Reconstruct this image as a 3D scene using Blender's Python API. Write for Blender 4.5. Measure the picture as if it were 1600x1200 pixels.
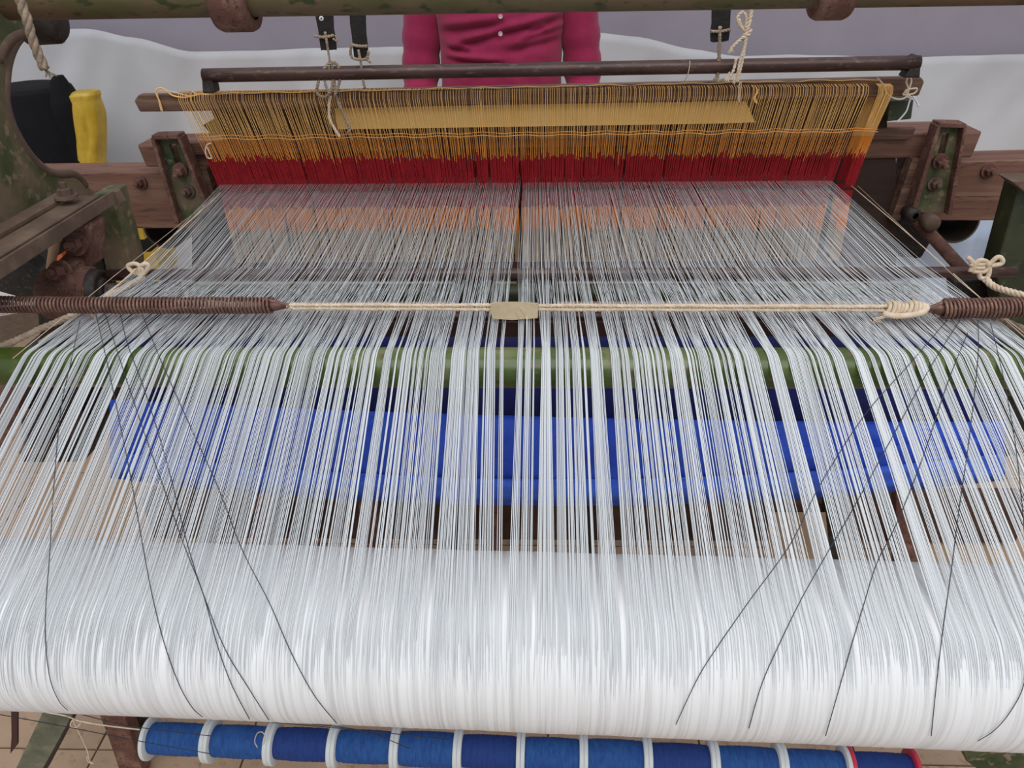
import bpy, bmesh, math, random
from mathutils import Vector, Matrix, noise
random.seed(7)
R = math.radians
for o in list(bpy.data.objects): bpy.data.objects.remove(o)
SC = bpy.context.scene
COL = SC.collection

# ---------------------------------------------------------------- camera
F_PX = 1200.0
CAM = Vector((0.035, 0.0, 1.40))
pitch, yaw, roll = R(30.8), R(2.2), R(1.0)
Fw = Vector((-math.sin(yaw)*math.cos(pitch), math.cos(yaw)*math.cos(pitch), -math.sin(pitch)))
Rt = Fw.cross(Vector((0, 0, 1))).normalized(); Up = Rt.cross(Fw)
Rt, Up = Rt*math.cos(roll) - Up*math.sin(roll), Up*math.cos(roll) + Rt*math.sin(roll)
cd = bpy.data.cameras.new('camera'); cam = bpy.data.objects.new('camera', cd); COL.objects.link(cam)
cam.matrix_world = Matrix(((Rt.x, Up.x, -Fw.x, CAM.x), (Rt.y, Up.y, -Fw.y, CAM.y), (Rt.z, Up.z, -Fw.z, CAM.z), (0, 0, 0, 1)))
cd.sensor_width = 36; cd.lens = 36*F_PX/1600; cd.clip_start = 0.02
SC.camera = cam
# ---------------------------------------------------------------- light: an open-fronted fabric tent in overcast daylight
w = bpy.data.worlds.new('world'); SC.world = w; w.use_nodes = True
nt = w.node_tree; bg = nt.nodes['Background']
tc = nt.nodes.new('ShaderNodeTexCoord'); sx = nt.nodes.new('ShaderNodeSeparateXYZ'); cr = nt.nodes.new('ShaderNodeValToRGB')
nt.links.new(tc.outputs['Generated'], sx.inputs[0]); nt.links.new(sx.outputs['Z'], cr.inputs[0]); nt.links.new(cr.outputs[0], bg.inputs[0])
cr.color_ramp.elements[0].position = 0.0; cr.color_ramp.elements[0].color = (.42, .43, .44, 1)
cr.color_ramp.elements[1].position = 0.9; cr.color_ramp.elements[1].color = (.95, .975, 1.0, 1)
bg.inputs[1].default_value = 0.9
sd = bpy.data.lights.new('sun', 'SUN'); sd.energy = 1.3; sd.angle = R(50); sd.color = (1, .985, .96)
so = bpy.data.objects.new('sun', sd); COL.objects.link(so)
so.rotation_euler = Vector((0.05, -0.75, 0.9)).to_track_quat('Z', 'Y').to_euler()
SC.view_settings.view_transform = 'Standard'; SC.view_settings.look = 'None'
SC.view_settings.exposure = 0.0; SC.view_settings.gamma = 1.0; SC.view_settings.use_curve_mapping = False

# ---------------------------------------------------------------- helpers
def at(px, py, X=None, Y=None, Z=None):
    d = Fw + Rt*((px-800)/F_PX) - Up*((py-600)/F_PX)
    if X is not None: t = (X-CAM.x)/d.x
    elif Y is not None: t = (Y-CAM.y)/d.y
    else: t = (Z-CAM.z)/d.z
    return CAM + d*t
def lin(c):
    return tuple(((v/255)/12.92 if v/255 <= .04045 else ((v/255+.055)/1.055)**2.4) for v in c) + (1,)
MATS = {}
def mat(name, c1, c2=None, scale=20, rough=.7, bump=0, metal=0, stretch=(1, 1, 1), c3=None, spots=None, lo=.35, hi=.65, bscale=None, sheen=0, spec=.5):
    m = bpy.data.materials.new(name); m.use_nodes = True; n = m.node_tree.nodes; L = m.node_tree.links
    b = n['Principled BSDF']; b.inputs['Roughness'].default_value = rough; b.inputs['Metallic'].default_value = metal
    b.inputs['Base Color'].default_value = lin(c1); b.inputs['Specular IOR Level'].default_value = spec
    if sheen: b.inputs['Sheen Weight'].default_value = sheen
    t = n.new('ShaderNodeTexCoord'); mp = n.new('ShaderNodeMapping'); mp.inputs['Scale'].default_value = stretch
    L.new(t.outputs['Object'], mp.inputs[0])
    if c2:
        nz = n.new('ShaderNodeTexNoise'); nz.inputs['Scale'].default_value = scale; nz.inputs['Detail'].default_value = 6; nz.inputs['Roughness'].default_value = .62
        L.new(mp.outputs[0], nz.inputs['Vector'])
        r = n.new('ShaderNodeValToRGB'); r.color_ramp.elements[0].position = lo; r.color_ramp.elements[1].position = hi
        r.color_ramp.elements[0].color = lin(c1); r.color_ramp.elements[1].color = lin(c2)
        if c3:
            e = r.color_ramp.elements.new((lo+hi)/2); e.color = lin(c3)
        L.new(nz.outputs[0], r.inputs[0]); out = r.outputs[0]
        if spots:
            n2 = n.new('ShaderNodeTexNoise'); n2.inputs['Scale'].default_value = scale*7; n2.inputs['Detail'].default_value = 3
            L.new(mp.outputs[0], n2.inputs['Vector'])
            r2 = n.new('ShaderNodeValToRGB'); r2.color_ramp.elements[0].position = .58; r2.color_ramp.elements[1].position = .68
            mx = n.new('ShaderNodeMix'); mx.data_type = 'RGBA'; L.new(n2.outputs[0], r2.inputs[0]); L.new(r2.outputs[0], mx.inputs[0])
            L.new(out, mx.inputs[6]); mx.inputs[7].default_value = lin(spots); out = mx.outputs[2]
        L.new(out, b.inputs['Base Color'])
    if bump:
        n3 = n.new('ShaderNodeTexNoise'); n3.inputs['Scale'].default_value = bscale or scale*3; n3.inputs['Detail'].default_value = 5
        L.new(mp.outputs[0], n3.inputs['Vector'])
        bp = n.new('ShaderNodeBump'); bp.inputs['Strength'].default_value = bump; bp.inputs['Distance'].default_value = .003
        L.new(n3.outputs[0], bp.inputs['Height']); L.new(bp.outputs[0], b.inputs['Normal'])
    MATS[name] = m; return m
M_green = mat('chipped green machine paint', (46, 62, 36), (122, 106, 86), 9, .6, .5, c3=(78, 84, 54), spots=(134, 118, 96), lo=.36, hi=.6)
M_darkgreen = mat('dark green paint', (26, 34, 22), (58, 66, 42), 8, .5, .3, spots=(72, 74, 52))
M_dust = mat('dusty brown iron', (84, 68, 58), (128, 108, 92), 14, .85, .5, c3=(100, 80, 68), lo=.3, hi=.7)
M_rust = mat('rusty cast iron', (96, 64, 54), (132, 100, 86), 30, .85, .7, c3=(104, 70, 60), spots=(70, 48, 42))
M_dark = mat('greasy dark iron', (22, 18, 17), (48, 40, 36), 20, .6, .5, spots=(66, 58, 52))
M_black = mat('black rubber', (14, 12, 12), (26, 22, 20), 60, .85, .6)
M_pipe = mat('maroon iron pipe', (58, 38, 36), (82, 58, 52), 25, .38, .2, metal=.25, stretch=(.3, 1, 1), spots=(96, 78, 70))
M_rail = mat('mossy brown rail paint', (84, 80, 44), (116, 90, 70), 11, .55, .5, c3=(100, 86, 60), spots=(54, 60, 30), lo=.38, hi=.6, stretch=(.5, 1, 1))
M_wood = mat('reddish hardwood', (100, 68, 56), (134, 102, 86), 10, .6, .25, stretch=(.25, 3, 3), c3=(116, 80, 66), spots=(84, 56, 46))
M_wood2 = mat('worn brown wood', (78, 54, 46), (132, 102, 84), 22, .75, .5, stretch=(.2, 3, 3), c3=(104, 76, 62))
M_roller = mat('glossy green roller paint', (56, 74, 24), (118, 124, 84), 13, .24, .1, stretch=(.6, 1, 1), c3=(74, 90, 36), spots=(96, 82, 56))
M_spring = mat('rusty spring wire', (104, 72, 64), (146, 112, 98), 60, .45, .2, metal=.35, spots=(74, 48, 42))
M_thread = mat('white yarn', (227, 231, 235), rough=.8, spec=.2)
M_cord = mat('cream cotton cord', (232, 214, 192), (206, 184, 158), 70, .9, .4)
M_rope = mat('grey beige rope', (176, 156, 136), (134, 116, 100), 60, .95, .6)
M_yellowc = mat('yellow nylon cord', (248, 190, 104), (252, 204, 130), 40, .6)
M_orange = mat('orange nylon cord', (238, 148, 52), (246, 166, 80), 40, .6)
M_tan = mat('tan nylon cord', (186, 158, 124), (200, 174, 142), 40, .7)
M_orange2 = mat('deep orange nylon cord', (234, 134, 30), (244, 150, 48), 40, .6)
M_red = mat('red nylon cord', (148, 12, 26), (170, 24, 36), 40, .6)
M_strip = mat('yellow plastic strip', (246, 208, 136), (238, 196, 116), 12, .5)
M_leather = mat('black leather', (18, 16, 16), (36, 30, 28), 50, .8, .6)
M_blue = mat('royal blue fabric', (34, 72, 196), (50, 94, 216), 12, .75, .3, stretch=(1, 1, 1), bscale=300)
M_shirt = mat('magenta cotton shirt', (164, 34, 84), (152, 28, 76), 30, .85, .25, bscale=400, sheen=.2)
M_skin = mat('brown skin', (142, 96, 72), (130, 86, 64), 20, .55)
M_hair = mat('black hair', (14, 12, 11), (24, 20, 18), 80, .5)
M_trous = mat('black trousers', (16, 15, 17), (24, 22, 25), 60, .9)
M_button = mat('pale shirt button', (222, 196, 204), rough=.3)
M_white = mat('white tent cloth', (226, 227, 232), (216, 218, 223), 3, .9, .25, bscale=9)
M_lilac = mat('lilac tent cloth', (186, 178, 191), (178, 170, 183), 3, .9, .2, bscale=7)
M_navy = mat('navy black fabric', (5, 6, 13), (9, 9, 18), 30, .95, .4)
M_yellow = mat('yellow plastic bag', (222, 188, 70), (200, 164, 46), 16, .4, .8, bscale=28)
M_tile = mat('tan floor tile', (178, 152, 128), (162, 136, 112), 6, .7, .2, spots=(150, 124, 102))
M_grout = mat('brown grout', (110, 88, 72), (92, 72, 58), 30, .9)
M_card = mat('tan cardboard', (184, 156, 128), (168, 140, 112), 8, .85)
M_spoolw = mat('pale plastic flange', (214, 220, 222), rough=.4)
M_spoolr = mat('red plastic flange', (206, 52, 78), rough=.4)
M_orangec = mat('orange plastic', (206, 96, 50), rough=.7)
M_lblue = mat('pale blue cloth', (176, 188, 206), (166, 178, 198), 6, .9)
M_tape = mat('beige paper tape', (214, 196, 166), (196, 176, 144), 30, .8, .4)
M_grey = mat('grey plastic tube', (104, 92, 82), (84, 74, 66), 12, .6)

def link(o, parent=None):
    COL.objects.link(o)
    if parent is not None: o.parent = parent
    return o
def tag(o, label=None, cat=None, group=None, kind=None):
    if label: o['label'] = label
    if cat: o['category'] = cat
    if group: o['group'] = group
    if kind: o['kind'] = kind
    return o
def thing(name, label, cat, group=None, loc=(0, 0, 0)):
    o = bpy.data.objects.new(name, None); o.location = loc; o.empty_display_size = .05; COL.objects.link(o)
    return tag(o, label, cat, group)

class MB:
    def __init__(s): s.v = []; s.f = []; s.sm = []
    def add(s, vs, fs, smooth=False):
        b = len(s.v); s.v += [tuple(v) for v in vs]; s.f += [tuple(i+b for i in f) for f in fs]; s.sm += [smooth]*len(fs)
    def box(s, a, b):
        (x0, y0, z0), (x1, y1, z1) = a, b
        s.add([(x0,y0,z0),(x1,y0,z0),(x1,y1,z0),(x0,y1,z0),(x0,y0,z1),(x1,y0,z1),(x1,y1,z1),(x0,y1,z1)],
              [(3,2,1,0),(4,5,6,7),(0,1,5,4),(1,2,6,5),(2,3,7,6),(3,0,4,7)])
    def slab(s, pts, vec):
        """pts: 3-D outline, vec: thickness vector"""
        n = len(pts); vec = Vector(vec); P = [Vector(p) for p in pts]
        s.add(P + [p+vec for p in P], [tuple(range(n)), tuple(range(2*n-1, n-1, -1))] + [(i, i+n, (i+1) % n+n, (i+1) % n) for i in range(n)])
    def tube(s, pts, r, n=8, caps=True, flat=1.0, upv=None, smooth=True):
        P = [Vector(p) for p in pts]; m = len(P)
        rs = r if isinstance(r, (list, tuple)) else [r]*m
        t0 = (P[1]-P[0]).normalized()
        u = Vector(upv) if upv else (Vector((0, 0, 1)) if abs(t0.z) < .9 else Vector((0, 1, 0)))
        vs = []
        for i in range(m):
            t = (P[min(i+1, m-1)]-P[max(i-1, 0)])
            t = t.normalized() if t.length > 1e-9 else t0
            u = (u - t*u.dot(t))
            u = u.normalized() if u.length > 1e-6 else t.orthogonal().normalized()
            w_ = t.cross(u)
            for k in range(n):
                a = 2*math.pi*k/n
                vs.append(P[i] + (w_*math.cos(a) + u*math.sin(a)*flat)*rs[i])
        fs = [(i*n+k, i*n+(k+1) % n, (i+1)*n+(k+1) % n, (i+1)*n+k) for i in range(m-1) for k in range(n)]
        if caps: fs += [tuple(range(n-1, -1, -1)), tuple((m-1)*n+k for k in range(n))]
        s.add(vs, fs, smooth)
    def lathe(s, a, d, prof, n=24):
        """revolve prof [(distance along, radius)] about axis from a in direction d"""
        d = Vector(d).normalized(); u = d.orthogonal().normalized(); w_ = d.cross(u); a = Vector(a)
        vs = [a + d*h + (u*math.cos(2*math.pi*k/n)+w_*math.sin(2*math.pi*k/n))*r for h, r in prof for k in range(n)]
        m = len(prof)
        fs = [(i*n+k, i*n+(k+1) % n, (i+1)*n+(k+1) % n, (i+1)*n+k) for i in range(m-1) for k in range(n)]
        s.add(vs, fs, True)
    def grid(s, rows, smooth=True):
        n = len(rows[0]); vs = [p for r in rows for p in r]
        s.add(vs, [(i*n+k, i*n+k+1, (i+1)*n+k+1, (i+1)*n+k) for i in range(len(rows)-1) for k in range(n-1)], smooth)
    def build(s, name, m, parent=None, bevel=0, solid=0, label=None, kind=None):
        me = bpy.data.meshes.new(name); me.from_pydata(s.v, [], s.f); me.update()
        me.polygons.foreach_set('use_smooth', s.sm); me.materials.append(m)
        o = bpy.data.objects.new(name, me); link(o, parent)
        if solid:
            md = o.modifiers.new('solid', 'SOLIDIFY'); md.thickness = solid; md.offset = 0
        else:
            bm = bmesh.new(); bm.from_mesh(me); bmesh.ops.recalc_face_normals(bm, faces=bm.faces); bm.to_mesh(me); bm.free()
        if bevel:
            md = o.modifiers.new('bevel', 'BEVEL'); md.width = bevel; md.segments = 2; md.limit_method = 'ANGLE'
        if label: o['label'] = label
        if kind: o['kind'] = kind
        return o
def smooth_path(P, k=6):
    P = [Vector(p) for p in P]; out = []
    for i in range(len(P)-1):
        a, b, c, d = P[max(i-1, 0)], P[i], P[i+1], P[min(i+2, len(P)-1)]
        for j in range(k):
            t = j/k
            out.append(.5*((2*b)+(c-a)*t+(2*a-5*b+4*c-d)*t*t+(3*b-a-3*c+d)*t**3))
    return out+[P[-1]]
def pxpath(pts, Y=None, k=6):
    """smooth 3-D curve through picture points, each (px, py) at depth Y or (px, py, Y)"""
    return smooth_path([at(p[0], p[1], Y=(p[2] if len(p) > 2 else Y)) for p in pts], k)
def rope(mb, path, r, strands=3, turns=60, n=6, caps=True):
    """twisted rope; turns = twists per metre"""
    L = 0; P = [Vector(p) for p in path]; u = Vector((0, 0, 1)); fr = []
    for i, p in enumerate(P):
        t = (P[min(i+1, len(P)-1)]-P[max(i-1, 0)]).normalized(); u = u - t*u.dot(t)
        u = u.normalized() if u.length > 1e-4 else t.orthogonal().normalized()
        if i: L += (p-P[i-1]).length
        fr.append((p, u.copy(), t.cross(u), L))
    for s_ in range(strands):
        q = []
        for p, a, b, l in fr:
            ph = 2*math.pi*(s_/strands + l*turns); q.append(p+(a*math.cos(ph)+b*math.sin(ph))*r*.5)
        mb.tube(q, r*.58, n, caps)
def resample(P, step):
    out = [P[0]]
    for a, b in zip(P, P[1:]):
        m = max(1, int((b-a).length/step))
        out += [a.lerp(b, (j+1)/m) for j in range(m)]
    return out
def pslab(mb, pts, Y, depth):
    """plate whose front outline lies in the upright plane at distance Y, thickness away from the viewer side"""
    mb.slab([at(x, y, Y=Y) for x, y in pts], (0, depth, 0))
def bolt(name, c, d, r, h, parent, m=M_rust, washer=True):
    mb = MB(); c = Vector(c); d = Vector(d).normalized()
    if washer: mb.lathe(c, d, [(0, 0), (0, r*1.55), (h*.25, r*1.5), (h*.25, 0)], 16)
    mb.lathe(c+d*h*.25, d, [(0, r), (h*.5, r), (h*.6, r*.8), (h*.6, 0)], 6)
    mb.lathe(c+d*h*.8, d, [(0, r*.5), (h*.5, r*.5), (h*.55, 0)], 10)
    o = mb.build(name, m, parent)
    for p in o.data.polygons: p.use_smooth = False
    return o

# ================================================================ SETTING
fl = MB(); fl.box((-3.4, -1.2, -.05), (3.4, 3.6, -.004)); floor = fl.build('floor', M_grout); tag(floor, kind='structure')
tp = {}
T = .30
for i in range(-7, 8):
    for j in range(-2, 12):
        x, y = i*T+.06, j*T+.02
        key = 0
        if key not in tp:
            b = MB(); b.box((0, 0, -.02), (T-.004, T-.004, 0)); me_o = b.build('tile', M_tile, floor); tp[key] = me_o.data; t_ = me_o
        else:
            t_ = bpy.data.objects.new('tile', tp[key]); link(t_, floor)
        t_.location = (x, y, random.uniform(-.0006, .0006))
def cloth_wall(x0, x1, z0f, z1f, Y, amp, nx, nz, freq, seed):
    rows = []
    for j in range(nz+1):
        row = []
        for i in range(nx+1):
            x = x0+(x1-x0)*i/nx; z = z0f(x)+(z1f(x)-z0f(x))*j/nz
            y = Y + amp*(noise.noise(Vector((x*freq+seed, z*.5, seed)))+.4*noise.noise(Vector((x*freq*2.5, z*1.2+x, seed+3))))
            row.append((x, y, z))
        rows.append(row)
    return rows
b = MB(); b.grid(cloth_wall(-3.4, 3.4, lambda x: 0, lambda x: 2.7, 3.30, .03, 90, 20, 1.2, 4)); wb = b.build('wall_back', M_lilac, solid=.004); tag(wb, kind='structure')
# side walls of the tent (outside the picture, but they shade the place as a tent does)
for nm, X in (('wall_left', -3.4), ('wall_right', 3.4)):
    b = MB(); b.grid([[(X+.02*noise.noise(Vector((y*2, z, X))), y, z) for y in [1.2+2.1*i/24 for i in range(25)]] for z in [2.7*j/12 for j in range(13)]])
    tag(b.build(nm, M_white, solid=.004), kind='structure')
b = MB(); b.grid([[(-3.4+6.8*i/40, 1.3+2.05*j/16, 2.72+.05*math.sin(i*.8)*.5+.08*math.sin(math.pi*j/16)) for i in range(41)] for j in range(17)]); M_roof = bpy.data.materials.new('translucent tent roof'); M_roof.use_nodes = True
rn = M_roof.node_tree.nodes; rn.remove(rn['Principled BSDF']); r1 = rn.new('ShaderNodeBsdfTranslucent'); r2 = rn.new('ShaderNodeBsdfDiffuse'); r3 = rn.new('ShaderNodeMixShader')
r1.inputs[0].default_value = (.92, .92, .94, 1); r2.inputs[0].default_value = (.85, .85, .87, 1); r3.inputs[0].default_value = .3
M_roof.node_tree.links.new(r1.outputs[0], r3.inputs[1]); M_roof.node_tree.links.new(r2.outputs[0], r3.inputs[2]); M_roof.node_tree.links.new(r3.outputs[0], rn['Material Output'].inputs[0])
tag(b.build('unseen_ceiling', M_roof), kind='structure')  # tent roof out of view, added and sized to darken the back
# white swags hung in front of the lilac wall
def topline(pts):
    W = [at(x, y, Y=3.2) for x, y in pts]
    def f(X):
        if X <= W[0].x: return W[0].z
        for a, c in zip(W, W[1:]):
            if X <= c.x:
                t = (X-a.x)/(c.x-a.x); t2 = t*t*(3-2*t)*.5+t*.5
                return a.z+(c.z-a.z)*t2
        return W[-1].z
    return f, W
f1, W1 = topline([(-260, 120), (-60, 66), (60, 47), (140, 44), (210, 58), (305, 80), (400, 78), (480, 74), (560, 73), (640, 72)])
f2, W2 = topline([(640, 72), (800, 30), (925, 50), (1000, 58), (1080, 76), (1150, 87), (1230, 84), (1300, 86), (1400, 89), (1500, 86), (1620, 84), (1900, 82)])
for (f, W, lab, sd_) in ((f1, W1, 'white cloth swag on the back wall beside the black sack, its top edge humped', 2), (f2, W2, 'white cloth swag on the back wall behind the magenta shirt and the springless pipe end', 8)):
    x0, x1 = W[0].x, W[-1].x; rows = []
    for j in range(31):
        row = []
        for i in range(91):
            x = x0+(x1-x0)*i/90; zt = f(x); z = .02+(zt-.02)*j/30
            y = 3.18+.035*noise.noise(Vector((x*2.2+sd_, z*1.3+x*.8, sd_)))+.02*noise.noise(Vector((x*9-z*5, z*2, sd_+1)))+.012*abs(noise.noise(Vector((x*5+z*3, z*.6, sd_+5))))
            row.append((x, y, z))
        rows.append(row)
    b = MB(); b.grid(rows); o = b.build('white_drape', M_white, solid=.003)
    tag(o, lab.replace('the springless pipe end', 'the loom'), 'drape')

# ================================================================ LOOM FRAME
loom = thing('loom_frame', 'cast iron power loom frame in chipped green and rust paint', 'loom', loc=(0, 1.1, 0))
loom.location = (0, 0, 0)
XL = -.74
inner = [(82, 20), (70, 42), (42, 54), (30, 64), (20, 84), (14, 110), (12, 150), (16, 176), (26, 204), (42, 232), (60, 254), (78, 268), (98, 273), (116, 272), (128, 280), (136, 291)]
ip = smooth_path([at(x, y, X=XL) for x, y in inner], 4)
b = MB()
outer = [at(x, y, X=XL) for x, y in [(150, 302), (60, 372), (-30, 430), (-160, 500), (-330, 300), (-300, 40), (-200, -110), (60, -110), (84, -60)]]
# plate as a fan of quads between the inner curve and an outer shell
cen = at(-160, 200, X=XL)
vs = ip+outer
b.slab(vs, (-.022, 0, 0)); 
b.build('side_casting', M_green, loom)
b = MB(); b.tube([p+Vector((-.005, 0, 0)) for p in ip], .008, 8); b.tube([p+Vector((-.004, -.03, .0)) for p in ip[:18]], .009, 8)
b.build('casting_rim', M_dust, loom)
# lug under the top rail end
b = MB(); c = at(62, 34, X=XL); b.lathe(c+Vector((-.02, 0, 0)), (1, 0, 0), [(0, 0), (0, .034), (.045, .032), (.052, .026), (.052, 0)], 24); b.build('rail_lug', M_dark, loom)
# top rail, a round pipe across the loom
ra, rb = at(10, -3, Y=1.15), at(1680, -30, Y=1.15)
b = MB(); b.tube([ra.lerp(rb, i/24) for i in range(25)], .028, 28); b.build('top_rail', M_rail, loom)
ax = (rb-ra).normalized()
for cx, cy, wd in ((366, 4, .05), (1302, -16, .045)):
    c = at(cx, cy-8, Y=1.15); b = MB()
    b.lathe(c-ax*wd*.5, ax, [(0, .028), (0, .04), (.006, .043), (wd-.006, .043), (wd, .04), (wd, .028)], 28)
    b.build('rail_collar', M_rust, loom, label='rust brown collar clamped on the rail')
    b = MB(); lo = at(cx-2 if cx < 500 else cx-6, cy+18, Y=1.13)
    b.slab([lo+Vector((-.026, 0, .026)), lo+Vector((.03, 0, .026)), lo+Vector((.018, 0, -.012)), lo+Vector((-.012, 0, -.014)), lo+Vector((-.024, 0, .0))], (0, .04, 0))
    b.build('collar_jaw', M_rust, loom, bevel=.005)
# dusty angle iron running front to back on the left, with its flange, post and gusset
a0, a1 = at(176, 298, Y=1.18), None
Xa, Za = a0.x, a0.z
b = MB(); b.box((Xa-.004, .62, Za-.021), (Xa, 1.18, Za)); b.box((Xa-.05, .62, Za-.006), (Xa-.012, 1.16, Za-.001)); b.box((Xa-.075, .62, Za-.001), (Xa-.05, 1.15, Za+.006))
b.build('angle_iron', M_dust, loom, bevel=.0015)
b = MB(); b.box((Xa-.012, .62, Za-.012), (Xa-.004, 1.165, Za-.006)); b.build('angle_groove', M_dark, loom)
p = at(104, 309, Z=Za+.008); bolt('bolt', p, (0, 0, 1), .011, .018, loom, M_dust)
# green upright post below the angle iron
b = MB(); pslab(b, [(143, 304), (176, 300), (205, 412), (208, 440), (168, 440)], 1.2, .05); b.build('green_post', M_green, loom, bevel=.003)
b = MB(); pslab(b, [(176, 299), (183, 300), (192, 316), (186, 324), (180, 318)], 1.185, .012); b.build('post_clip', M_dust, loom)
b = MB(); pslab(b, [(112, 318), (142, 310), (168, 440), (150, 440)], 1.22, .03); b.build('inner_post', M_dark, loom, bevel=.003)
# bearing casting
b = MB(); pslab(b, [(94, 360), (132, 351), (140, 358), (142, 396), (143, 420), (104, 420), (106, 394), (98, 376)], 1.09, .05); b.build('bearing_bracket', M_rust, loom, bevel=.008)
bolt('bolt', at(119, 381, Y=1.087), (.2, -1, .25), .012, .026, loom, M_rust)
bolt('bolt', at(97, 426, Y=1.045), (-.1, -1, .4), .012, .026, loom, M_rust)
b = MB(); b.tube(smooth_path([at(124, 402, Y=1.11), at(116, 414, Y=1.09), at(104, 430, Y=1.07), at(96, 440, Y=1.06)]), [.017+.0004*i for i in range(19)], 14); b.build('bearing_neck', M_rust, loom)
bc = at(70, 462, Y=1.05)
b = MB(); b.lathe(bc, (1, .1, .02), [(0, 0), (0, .03), (.004, .036), (.045, .036), (.05, .04), (.062, .042), (.075, .04), (.076, .034), (.076, 0)], 30); brg = b.build('bearing_housing', M_rust, loom)
b = MB(); b.lathe(bc+Vector((.076, .0076, 0)), (1, .1, .02), [(0, .038), (.012, .036), (.014, .03), (.01, .024), (.016, .022), (.018, .014), (.0, .013)], 28); b.build('bearing_seal', M_dark, brg)
b = MB(); b.lathe(bc+Vector((.07, .008, 0)), (1, .1, .04), [(0, .013), (.09, .014), (.09, .0)], 16); b.build('greasy_shaft', mat('grey grease', (52, 46, 44), (92, 84, 80), 120, .8, 1), loom)
tx = bpy.data.curves.new('lettering', 'FONT'); tx.body = 'BHARTHI'; tx.size = .0105; tx.extrude = .0012; tx.materials.append(M_rust)
tob = bpy.data.objects.new('text_source', tx); COL.objects.link(tob)
bpy.context.view_layer.update()
tm = bpy.data.meshes.new_from_object(tob.evaluated_get(bpy.context.evaluated_depsgraph_get())); bpy.data.objects.remove(tob)
to = bpy.data.objects.new('lettering', tm); link(to, brg)
to.location = at(84, 458, Y=1.003); to.rotation_euler = (R(68), 0, R(4))
# dark arms and wooden stick at the left edge
b = MB(); pslab(b, [(-60, 416), (36, 402), (60, 420), (84, 424), (96, 470), (60, 474), (-60, 440)], 1.12, .035); b.build('brake_arm', M_dark, loom, bevel=.004)
b = MB(); b.tube([at(88, 364, Y=1.14), at(84, 390, Y=1.13), at(78, 420, Y=1.12)], [.007, .0075, .006], 10); b.build('wooden_peg', M_card, loom)
b = MB(); pslab(b, [(56, 470), (100, 470), (92, 560), (70, 640), (40, 640), (62, 540)], 1.16, .04); pslab(b, [(96, 560), (124, 556), (120, 640), (60, 700), (40, 690)], 1.22, .04); b.build('lower_arm', M_dark, loom, bevel=.004)
b = MB(); pslab(b, [(-60, 572), (26, 592), (30, 640), (6, 700), (-60, 740)], 1.1, .03); b.build('foot_casting', M_rust, loom, bevel=.004)
b = MB(); pslab(b, [(30, 545), (120, 530), (170, 560), (165, 650), (130, 725), (30, 725)], 1.30, .12); b.build('gear_case', M_dark, loom, bevel=.01)
# cross members below the warp
def xbar(name, y0, y1, x0, x1, Y, m, r=None, h=None, d=.04):
    A, B = at(x0, y0, Y=Y), at(x1, y1, Y=Y); b = MB()
    if r: b.tube([A.lerp(B, i/12) for i in range(13)], r, 18)
    else: b.slab([A+Vector((0, 0, h/2)), B+Vector((0, 0, h/2)), B-Vector((0, 0, h/2)), A-Vector((0, 0, h/2))], (0, d, 0))
    return b.build(name, m, loom, bevel=0 if r else .003)
xbar('cross_pipe', 458, 456, 300, 1430, 1.42, M_darkgreen, r=.018)
xbar('cross_bar', 494, 494, 190, 1500, 1.22, M_pipe, r=.009)
xbar('cross_plank', 517, 517, 170, 1540, 1.30, mat('dark maroon wood', (58, 36, 33), (78, 50, 45), 12, .7, .3, stretch=(.3, 2, 2)), h=.04)
xbar('shade_fill_beam', 812, 818, 230, 1600, 1.42, mat('dark brown shade fill', (66, 44, 34), (92, 64, 50), 10, .8, .4, stretch=(.3, 2, 2)), h=.12, d=.06)  # dark beam added to fill in the shadow below the loom
xbar('rear_shade_fill_beam', 875, 880, 260, 1500, 1.62, MATS['dark brown shade fill'], h=.16, d=.04)  # second dark beam added behind it, deepening the same shade
for k, (x, wd) in enumerate(((395, 26), (470, 16), (560, 30), (690, 30), (760, 22), (905, 18), (1090, 20), (1290, 22), (1400, 30))):
    b = MB(); pslab(b, [(x, 770), (x+wd, 770), (x+wd+2, 905), (x, 905)], 1.36+.01*(k % 3), .03)
    b.tube([at(x+wd/2, 835+12*(k % 3), Y=1.35), at(x+wd/2, 835+12*(k % 3), Y=1.33)], .016, 12)
    b.build('treadle_link', M_dark if k % 2 else M_rust, loom, bevel=.003)
# right upright
b = MB(); pslab(b, [(1594, 284), (1700, 280), (1700, 620), (1570, 620), (1562, 470), (1556, 420)], 1.36, .05); b.build('green_post', M_darkgreen, loom, bevel=.003)
b = MB(); pslab(b, [(1580, 283), (1660, 282), (1660, 300), (1600, 300)], 1.34, .05); b.build('post_cap', M_dust, loom, bevel=.002)
b = MB(); pslab(b, [(1350, 352), (1400, 345), (1470, 352), (1440, 405), (1370, 400)], 1.64, .05); b.build('dark_casting', M_dark, loom, bevel=.006)
b = MB(); b.tube([at(1430, 345, Y=1.6), at(1462, 375, Y=1.57), at(1508, 425, Y=1.5), at(1540, 470, Y=1.45)], .013, 12); b.build('brace_rod', M_rust, loom)
b = MB(); pslab(b, [(1490, 440), (1600, 430), (1640, 560), (1560, 560), (1500, 500)], 1.44, .04); b.build('gear_guard', M_dark, loom, bevel=.004)
b = MB(); pslab(b, [(1340, 606), (1620, 610), (1630, 700), (1500, 690), (1380, 640)], 1.45, .05); b.build('side_plate', M_dark, loom, bevel=.004)
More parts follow.
